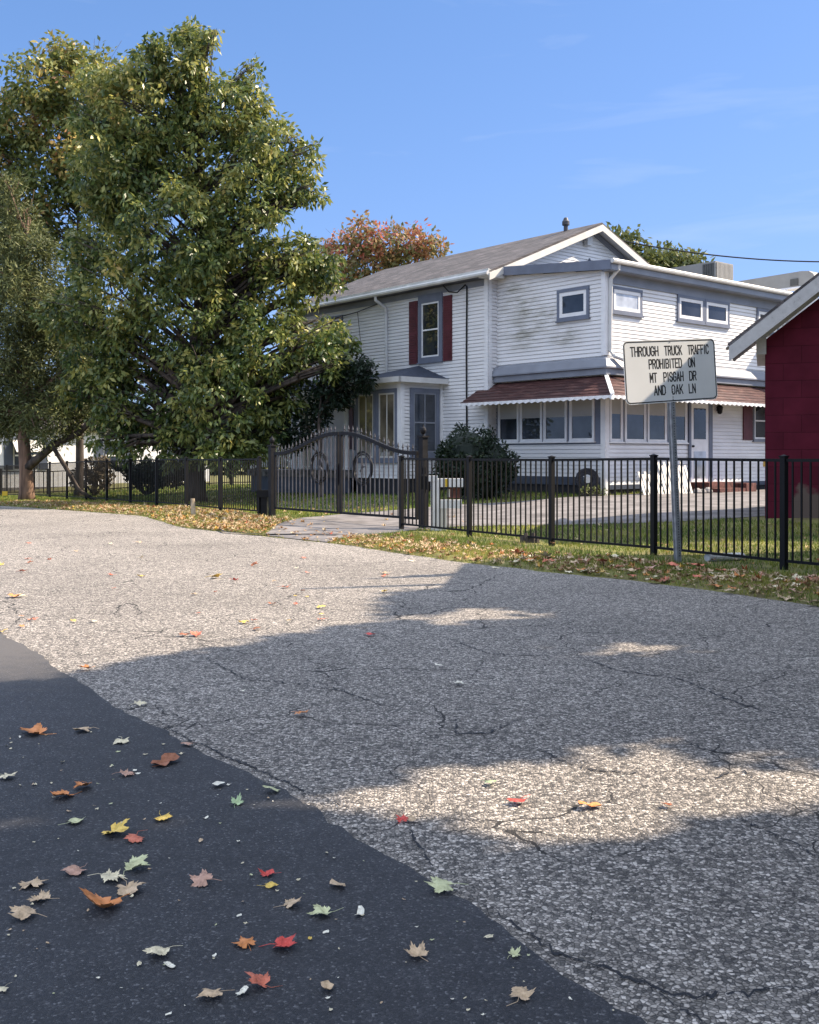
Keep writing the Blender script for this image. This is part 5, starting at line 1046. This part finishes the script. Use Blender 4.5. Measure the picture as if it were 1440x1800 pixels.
def leafpoly(x, y, size, rng, lift=.0):
    n = len(x); z = G(x, y) + .008 + rng.random(n) * lift; a = rng.uniform(0, 6.283, n); k = 10
    ang = np.array([90, 65, 42, 15, -20, -75, 200, 165, 138, 115]) * math.pi / 180; rad = np.array([1, .45, .85, .4, .7, .25, .7, .4, .85, .45])
    u = np.cos(ang)[None] * rad * size[:, None]; v = np.sin(ang)[None] * rad * size[:, None]; tx = rng.normal(size=n) * .45; ty = rng.normal(size=n) * .45; cu = rng.normal(size=n) * 4
    X = x[:, None] + u * np.cos(a)[:, None] - v * np.sin(a)[:, None]; Y_ = y[:, None] + u * np.sin(a)[:, None] + v * np.cos(a)[:, None]
    Z = z[:, None] + np.abs(u * tx[:, None] + v * ty[:, None]) + np.abs(cu)[:, None] * (u ** 2) * 3
    V = np.stack([X, Y_, Z], -1).reshape(-1, 3); return V, np.arange(n * k).reshape(n, k)
Vs = []; Fs = []; Ts = []; off_ = 0
for n, t0, t1, o0, o1, s in ((2600, -6, 10.5, .03, 1.3, .05), (5200, 9.5, 26, .0, 2.2, .055), (1100, 4, 11, .0, .9, .045), (500, -5, 12, 1.5, 7, .045), (900, 8, 24, 1.8, 6, .05)):
    x, y, t, o = scatter(n, t0, t1, o0, o1, rng); keep = y > 7.5
    if t0 < 0: keep &= rng.random(n) < np.clip(1.15 - t / 9, .3, 1)
    keep &= ~(inpoly(x, y, DRV) & (rng.random(n) < .9)); x, y = x[keep], y[keep]; V, F_ = leafpoly(x, y, s * (.6 + .8 * rng.random(len(x))), rng, .03); Vs.append(V); Fs.append(F_ + off_); Ts.append(rng.random(len(x))); off_ += len(V)
tag(npmesh('leaf_litter', np.concatenate(Vs), np.concatenate(Fs), M_['litter'], None, np.concatenate(Ts)), 'dry tan and brown fallen leaves lying thickly in the grass along the fence', 'fallen leaves', kind='stuff')

# ------------------------------------------------------------------ individual fallen leaves on the asphalt
LC = {'tan': (.46, .33, .20), 'pink': (.40, .23, .16), 'pale': (.58, .51, .34), 'green': (.32, .42, .22), 'pgreen': (.46, .47, .26), 'orange': (.52, .19, .05), 'brown': (.24, .08, .03), 'red': (.50, .05, .035), 'yellow': (.62, .42, .08), 'white': (.70, .65, .53), 'redor': (.48, .13, .07), 'dark': (.08, .05, .04)}
LM = {}
for k, c in LC.items():
    m, nt, b = newmat('fallen_leaf_' + k); g = N(nt, 'ShaderNodeTexCoord'); nn = N(nt, 'ShaderNodeTexNoise', Scale=3.2, Detail=6.0); nt.links.new(g.outputs['Object'], nn.inputs['Vector'])
    r = ramp(nt, [(.28, tuple(q * .65 for q in c)), (.45, tuple(min(1, q * 1.15) for q in c)), (.72, tuple(min(1, q * 1.45 + .04) for q in c))]); nt.links.new(nn.outputs['Fac'], r.inputs[0]); nt.links.new(r.outputs[0], b.inputs['Base Color']); b.inputs['Roughness'].default_value = .6
    bp = N(nt, 'ShaderNodeBump', Strength=.4, Distance=.02); nt.links.new(nn.outputs['Fac'], bp.inputs['Height']); nt.links.new(bp.outputs[0], b.inputs['Normal']); LM[k] = m
def leafmesh(kind, seed):
    r = random.Random(seed); mb = MB()
    if kind == 'maple':
        tips = [(90, 1.0), (42, .88), (138, .88), (-8, .62), (188, .62)]; P = []
        order = [(-8, .62), (42, .88), (90, 1.0), (138, .88), (188, .62)]; notch = {0: (17, .52), 1: (66, .56), 2: (114, .56), 3: (163, .52)}
        P.append((-62, .42)); P.append((-35, .50))
        for i, (a, rd) in enumerate(order):
            rd *= r.uniform(.88, 1.1); P += [(a - 17, rd * .66), (a - 12, rd * .84), (a - 7, rd * .76), (a, rd), (a + 7, rd * .76), (a + 12, rd * .84), (a + 17, rd * .66)]
            if i in notch: P.append((notch[i][0], notch[i][1] * r.uniform(.85, 1.15)))
        P += [(215, .50), (242, .42), (270, .14)]
    elif kind == 'oval': P = [(a, 1.0 * (.42 + .58 * abs(math.sin(math.radians(a)))) * (1 if a > 180 else 1)) for a in range(0, 360, 20)]
    else: P = [(a, r.uniform(.4, 1.0)) for a in range(0, 360, 36)]
    out = [Vector((math.cos(math.radians(a)) * q, math.sin(math.radians(a)) * q, 0)) for a, q in P]
    out = [Vector((p.x, p.y * (1 if kind != 'scrap' else .55), 0)) for p in out]
    cv = r.uniform(.05, .5); ax = r.uniform(0, math.pi); fold = r.uniform(-.1, .45); wob = r.uniform(0, 6)
    def z(p):
        u_ = p.x * math.cos(ax) + p.y * math.sin(ax); v_ = -p.x * math.sin(ax) + p.y * math.cos(ax)
        return cv * u_ * abs(u_) * .9 + cv * .35 * u_ * u_ + fold * abs(v_) + .09 * math.sin(5 * u_ + wob) + .06 * math.sin(7 * v_ + wob * 2)
    n = len(out); c = Vector((0, .05, 0)); rings = []
    for f in (.5, 1.0): rings.append([Vector((p.x * f, p.y * f, 0)) for p in out])
    vs = [c] + rings[0] + rings[1]; zs = [z(p) for p in vs]; mn = min(zs); base = len(mb.v)
    for p, zz in zip(vs, zs): mb.v.append((p.x, p.y, zz - mn))
    for i in range(n):
        j = (i + 1) % n; mb.f.append((0, 1 + i, 1 + j)); mb.m.append(0); mb.f.append((1 + i, 1 + n + i, 1 + n + j, 1 + j)); mb.m.append(0)
    if kind != 'scrap':
        s0 = Vector((0, -.12, z(Vector((0, -.12, 0))) - mn)); mb.tube([s0, s0 + Vector((r.uniform(-.15, .15), -.45, .02)), s0 + Vector((r.uniform(-.4, .4), -.95, .06 - s0.z * .6))], [.022, .016, .014], 5)
    me = bpy.data.meshes.new('fallen_leaf'); me.from_pydata(mb.v, [], mb.f); me.materials.append(LM['tan']); me.polygons.foreach_set('use_smooth', [True] * len(mb.f)); me.update(); return me
MESH = {'maple': [leafmesh('maple', s) for s in range(14)], 'oval': [leafmesh('oval', s + 50) for s in range(4)], 'scrap': [leafmesh('scrap', s + 80) for s in range(8)]}
rl = random.Random(99)
def putleaf(px, py, w, col, label, kind='maple', group=None, var=None):
    X, Y = gp(px, py); size = w / 1850 * Y / 1.5; me = rl.choice(MESH[kind]) if var is None else MESH[kind][var % len(MESH[kind])]
    o = bpy.data.objects.new('fallen_leaf', me); COL.objects.link(o); o.location = (X, Y, Gf(X, Y) + .009); o.rotation_euler = (rl.uniform(-.15, .15), rl.uniform(-.15, .15), rl.uniform(0, 6.28)); o.scale = (size, size, size)
    o.material_slots[0].link = 'OBJECT'; o.material_slots[0].material = LM[col]; tag(o, label, 'leaf', group or 'fallen leaves on the asphalt'); return o
BIG = [(65, 1293, 58, 'orange', 'orange-brown leaf with pale green edges, uppermost leaf at the left on the dark asphalt'), (150, 1288, 38, 'tan', 'pale tan leaf just right of the uppermost orange leaf on the dark asphalt'),
 (214, 1307, 34, 'pale', 'small pale leaf on dark asphalt, third from the left in the uppermost row'), (331, 1312, 26, 'pink', 'small pinkish leaf near the asphalt seam, right of the uppermost row'),
 (291, 1345, 42, 'brown', 'arched rust-brown leaf alone on dark asphalt, half way to the seam', 'oval'), (10, 1371, 32, 'pale', 'pale leaf cut by the left edge of the photo'),
 (218, 1366, 32, 'pink', 'thin greyish pink leaf between the brown arched leaf and the orange pair'), (148, 1387, 38, 'orange', 'bright orange leaf, upper one of the orange pair on dark asphalt'),
 (116, 1403, 46, 'orange', 'orange-brown curled leaf, lower one of the orange pair on dark asphalt'), (384, 1385, 28, 'white', 'thin curled whitish leaf above the small green leaf', 'scrap'),
 (480, 1394, 34, 'pgreen', 'pale green leaf right at the seam between dark and old asphalt'), (416, 1417, 30, 'green', 'small mint green leaf on the dark asphalt near the seam'),
 (128, 1451, 38, 'pgreen', 'small yellow-green leaf left of the bright yellow leaf'), (285, 1443, 38, 'yellow', 'orange-yellow leaf with a long stem above the bright yellow leaf'),
 (200, 1467, 62, 'yellow', 'large bright yellow leaf lying in the thin streak of sun on dark asphalt'), (238, 1479, 42, 'redor', 'orange-red leaf touching the bright yellow leaf'),
 (135, 1537, 48, 'pink', 'brownish pink leaf with upright lobes above the tan leaf group at the left'), (56, 1563, 56, 'tan', 'large tan leaf near the left edge, right above two other tan leaves'),
 (75, 1587, 44, 'tan', 'middle one of three tan leaves stacked near the left edge'), (47, 1617, 54, 'tan', 'lowest of three tan leaves near the left edge, folded and brown'),
 (190, 1550, 50, 'pale', 'cream pointed leaf below and left of the pale green leaf'), (235, 1533, 50, 'pgreen', 'pale sage green leaf at the top of the central left cluster'),
 (225, 1567, 58, 'tan', 'crumpled tan and brown leaf behind the large orange leaf'), (187, 1596, 84, 'orange', 'largest orange leaf on the dark asphalt, at the bottom of the left cluster'),
 (360, 1558, 50, 'pink', 'folded pinkish tan leaf standing on edge, alone in the middle of the dark asphalt'), (474, 1542, 30, 'red', 'small flat dull red leaf above the small yellow one'),
 (472, 1563, 28, 'yellow', 'small pale yellow leaf just under the dull red one'), (510, 1597, 40, 'tan', 'small tan leaf lying left of the sage green leaf near the middle'),
 (571, 1611, 48, 'pgreen', 'greenish tan leaf between the small tan leaf and the white scrap'), (632, 1612, 30, 'white', 'whitish squared leaf scrap right of the greenish tan leaf', 'scrap'),
 (594, 1563, 38, 'tan', 'thin curled tan leaf above the greenish one', 'scrap'), (434, 1667, 46, 'orange', 'orange-brown leaf immediately left of the bright red leaf'),
 (494, 1669, 54, 'red', 'bright red leaf in the lower middle of the dark asphalt'), (285, 1682, 52, 'pale', 'pale leaf with a long stem left of the orange and red pair'),
 (378, 1757, 50, 'tan', 'tan leaf near the bottom edge, left of the pink-red leaf'), (460, 1738, 50, 'redor', 'pink-red leaf near the bottom edge with a trailing stem'),
 (575, 1744, 40, 'tan', 'thin brown leaf near the bottom edge, right of the pink-red leaf', 'scrap'), (735, 1687, 48, 'tan', 'tan curled leaf at the lower centre, midway between the red leaf and the seam'),
 (783, 1569, 58, 'pgreen', 'pale green leaf lying exactly beside the dark seam at the lower centre'), (902, 1685, 28, 'pgreen', 'small yellow-green leaf below the pale green seam leaf'),
 (914, 1760, 54, 'tan', 'pale tan leaf near the bottom edge, right of centre'), (914, 1413, 40, 'red', 'bright red leaf in the large sunlit patch on the old asphalt'),
 (1037, 1421, 32, 'orange', 'thin orange-brown leaf in the sunlit patch, right of the bright red leaf', 'oval'), (708, 1447, 30, 'red', 'red half of a two-leaf pair at the left end of the sunlit patch'),
 (727, 1445, 30, 'tan', 'cream leaf leaning on a red one at the left end of the sunlit patch'), (859, 1380, 26, 'green', 'small grey-green leaf just above the sunlit patch'),
 (808, 1205, 24, 'white', 'whitish leaf in the shade at the middle of the old asphalt'), (527, 1259, 28, 'orange', 'small orange leaf alone in the shade of the old asphalt'),
 (243, 1242, 26, 'pale', 'pale leaf at the seam where the road shade begins'), (152, 1178, 24, 'orange', 'yellow-orange leaf at the edge of the sunlit road by the seam'),
 (478, 1063, 18, 'brown', 'rust coloured leaf in the middle of the sunlit road'), (411, 1021, 16, 'red', 'tiny red leaf on the far sunlit road beside a yellow one'), (377, 1017, 24, 'yellow', 'small yellow leaf on the far sunlit road beside a red one'),
 (500, 1034, 18, 'redor', 'small orange-red leaf on the far sunlit road near the tip of the thin shadow'), (429, 1096, 24, 'yellow', 'pale yellow leaf on the sunlit road above the dark shade edge'), (449, 1108, 18, 'brown', 'small dark brown leaf just above the shade edge'),
 (345, 1119, 28, 'redor', 'flat red leaf on the sunlit road near the shade edge'), (322, 1118, 22, 'brown', 'dark brown leaf touching the left side of a flat red leaf near the shade edge'), (652, 1118, 22, 'red', 'small red leaf just inside the shade edge of the road'), (562, 1069, 20, 'yellow', 'small yellow leaf on the sunlit road right of the rust coloured one'),
 (24, 1051, 30, 'orange', 'thin orange leaf on the sunlit road at the left edge'), (40, 1050, 16, 'pale', 'small pale leaf touching a thin orange leaf at the left edge'), (155, 1123, 9, 'dark', 'tiny dark leaf on the sunlit road above the seam'), (4, 1113, 18, 'yellow', 'yellow leaf cut by the left edge on the sunlit road'),
 (1176, 1420, 22, 'brown', 'small brown leaf in the right part of the sunlit patch'), (860, 1654, 18, 'pale', 'small pale leaf scrap between the seam and the tan curled leaf', 'scrap'), (546, 1656, 12, 'yellow', 'tiny yellow-green scrap right of the bright red leaf', 'scrap'),
 (426, 1752, 20, 'white', 'small white pointed scrap between the tan and the pink-red leaf', 'oval'), (298, 1704, 18, 'white', 'small oval white leaf just below the pale stemmed leaf', 'oval'), (6, 1745, 26, 'pale', 'pale leaf cut by the left edge near the bottom corner'),
 (773, 1173, 18, 'white', 'tiny whitish leaf in the shade above the whitish one', 'scrap'), (428, 1217, 12, 'white', 'tiny white scrap in the road shade left of the single orange leaf', 'scrap'), (1382, 1056, 30, 'tan', 'tan leaf lying on the road at the foot of the right verge'), (868, 1000, 18, 'pale', 'pale leaf on the shaded road edge below the fence')]
for i, b in enumerate(BIG): putleaf(*b[:5], kind=b[5] if len(b) > 5 else 'maple', var=i * 5 + 3)
# many tiny pale scraps on the dark asphalt and small leaves further off
for k in range(115):
    y = rl.uniform(1290, 1795); xmax = np.interp(y, [1290, 1390, 1520, 1610, 1700, 1800], [290, 500, 700, 850, 980, 1130]) - 20; x = rl.uniform(0, xmax)
    putleaf(x, y, rl.uniform(4, 11) * (1.3 if rl.random() < .15 else 1), rl.choice(['white', 'pale', 'pale', 'tan', 'pgreen']), 'tiny pale leaf scrap lying on the dark new asphalt', 'scrap', 'tiny pale leaf scraps on the dark asphalt')
for k in range(40):
    x = rl.uniform(0, 760); y = rl.uniform(955, 1110); putleaf(x, y, rl.uniform(7, 17), rl.choice(['yellow', 'orange', 'redor', 'tan', 'brown', 'pale', 'redor']), 'small fallen leaf scattered on the far sunlit part of the road', 'maple', 'small leaves scattered on the far sunlit road')
for k in range(60):
    x = rl.uniform(900, 1440); ye = np.interp(x, [820, 1080, 1260, 1440], [990, 1018, 1040, 1068]); y = ye - rl.uniform(-4, 36) * (x / 1440); q = putleaf(x, y, rl.uniform(16, 30), rl.choice(['tan', 'tan', 'pale', 'pink', 'brown', 'pale', 'redor', 'orange']), 'curled dry leaf lying on the shaded grass verge below the sign', 'maple', 'curled dry leaves on the shaded verge'); q.location.z += .02
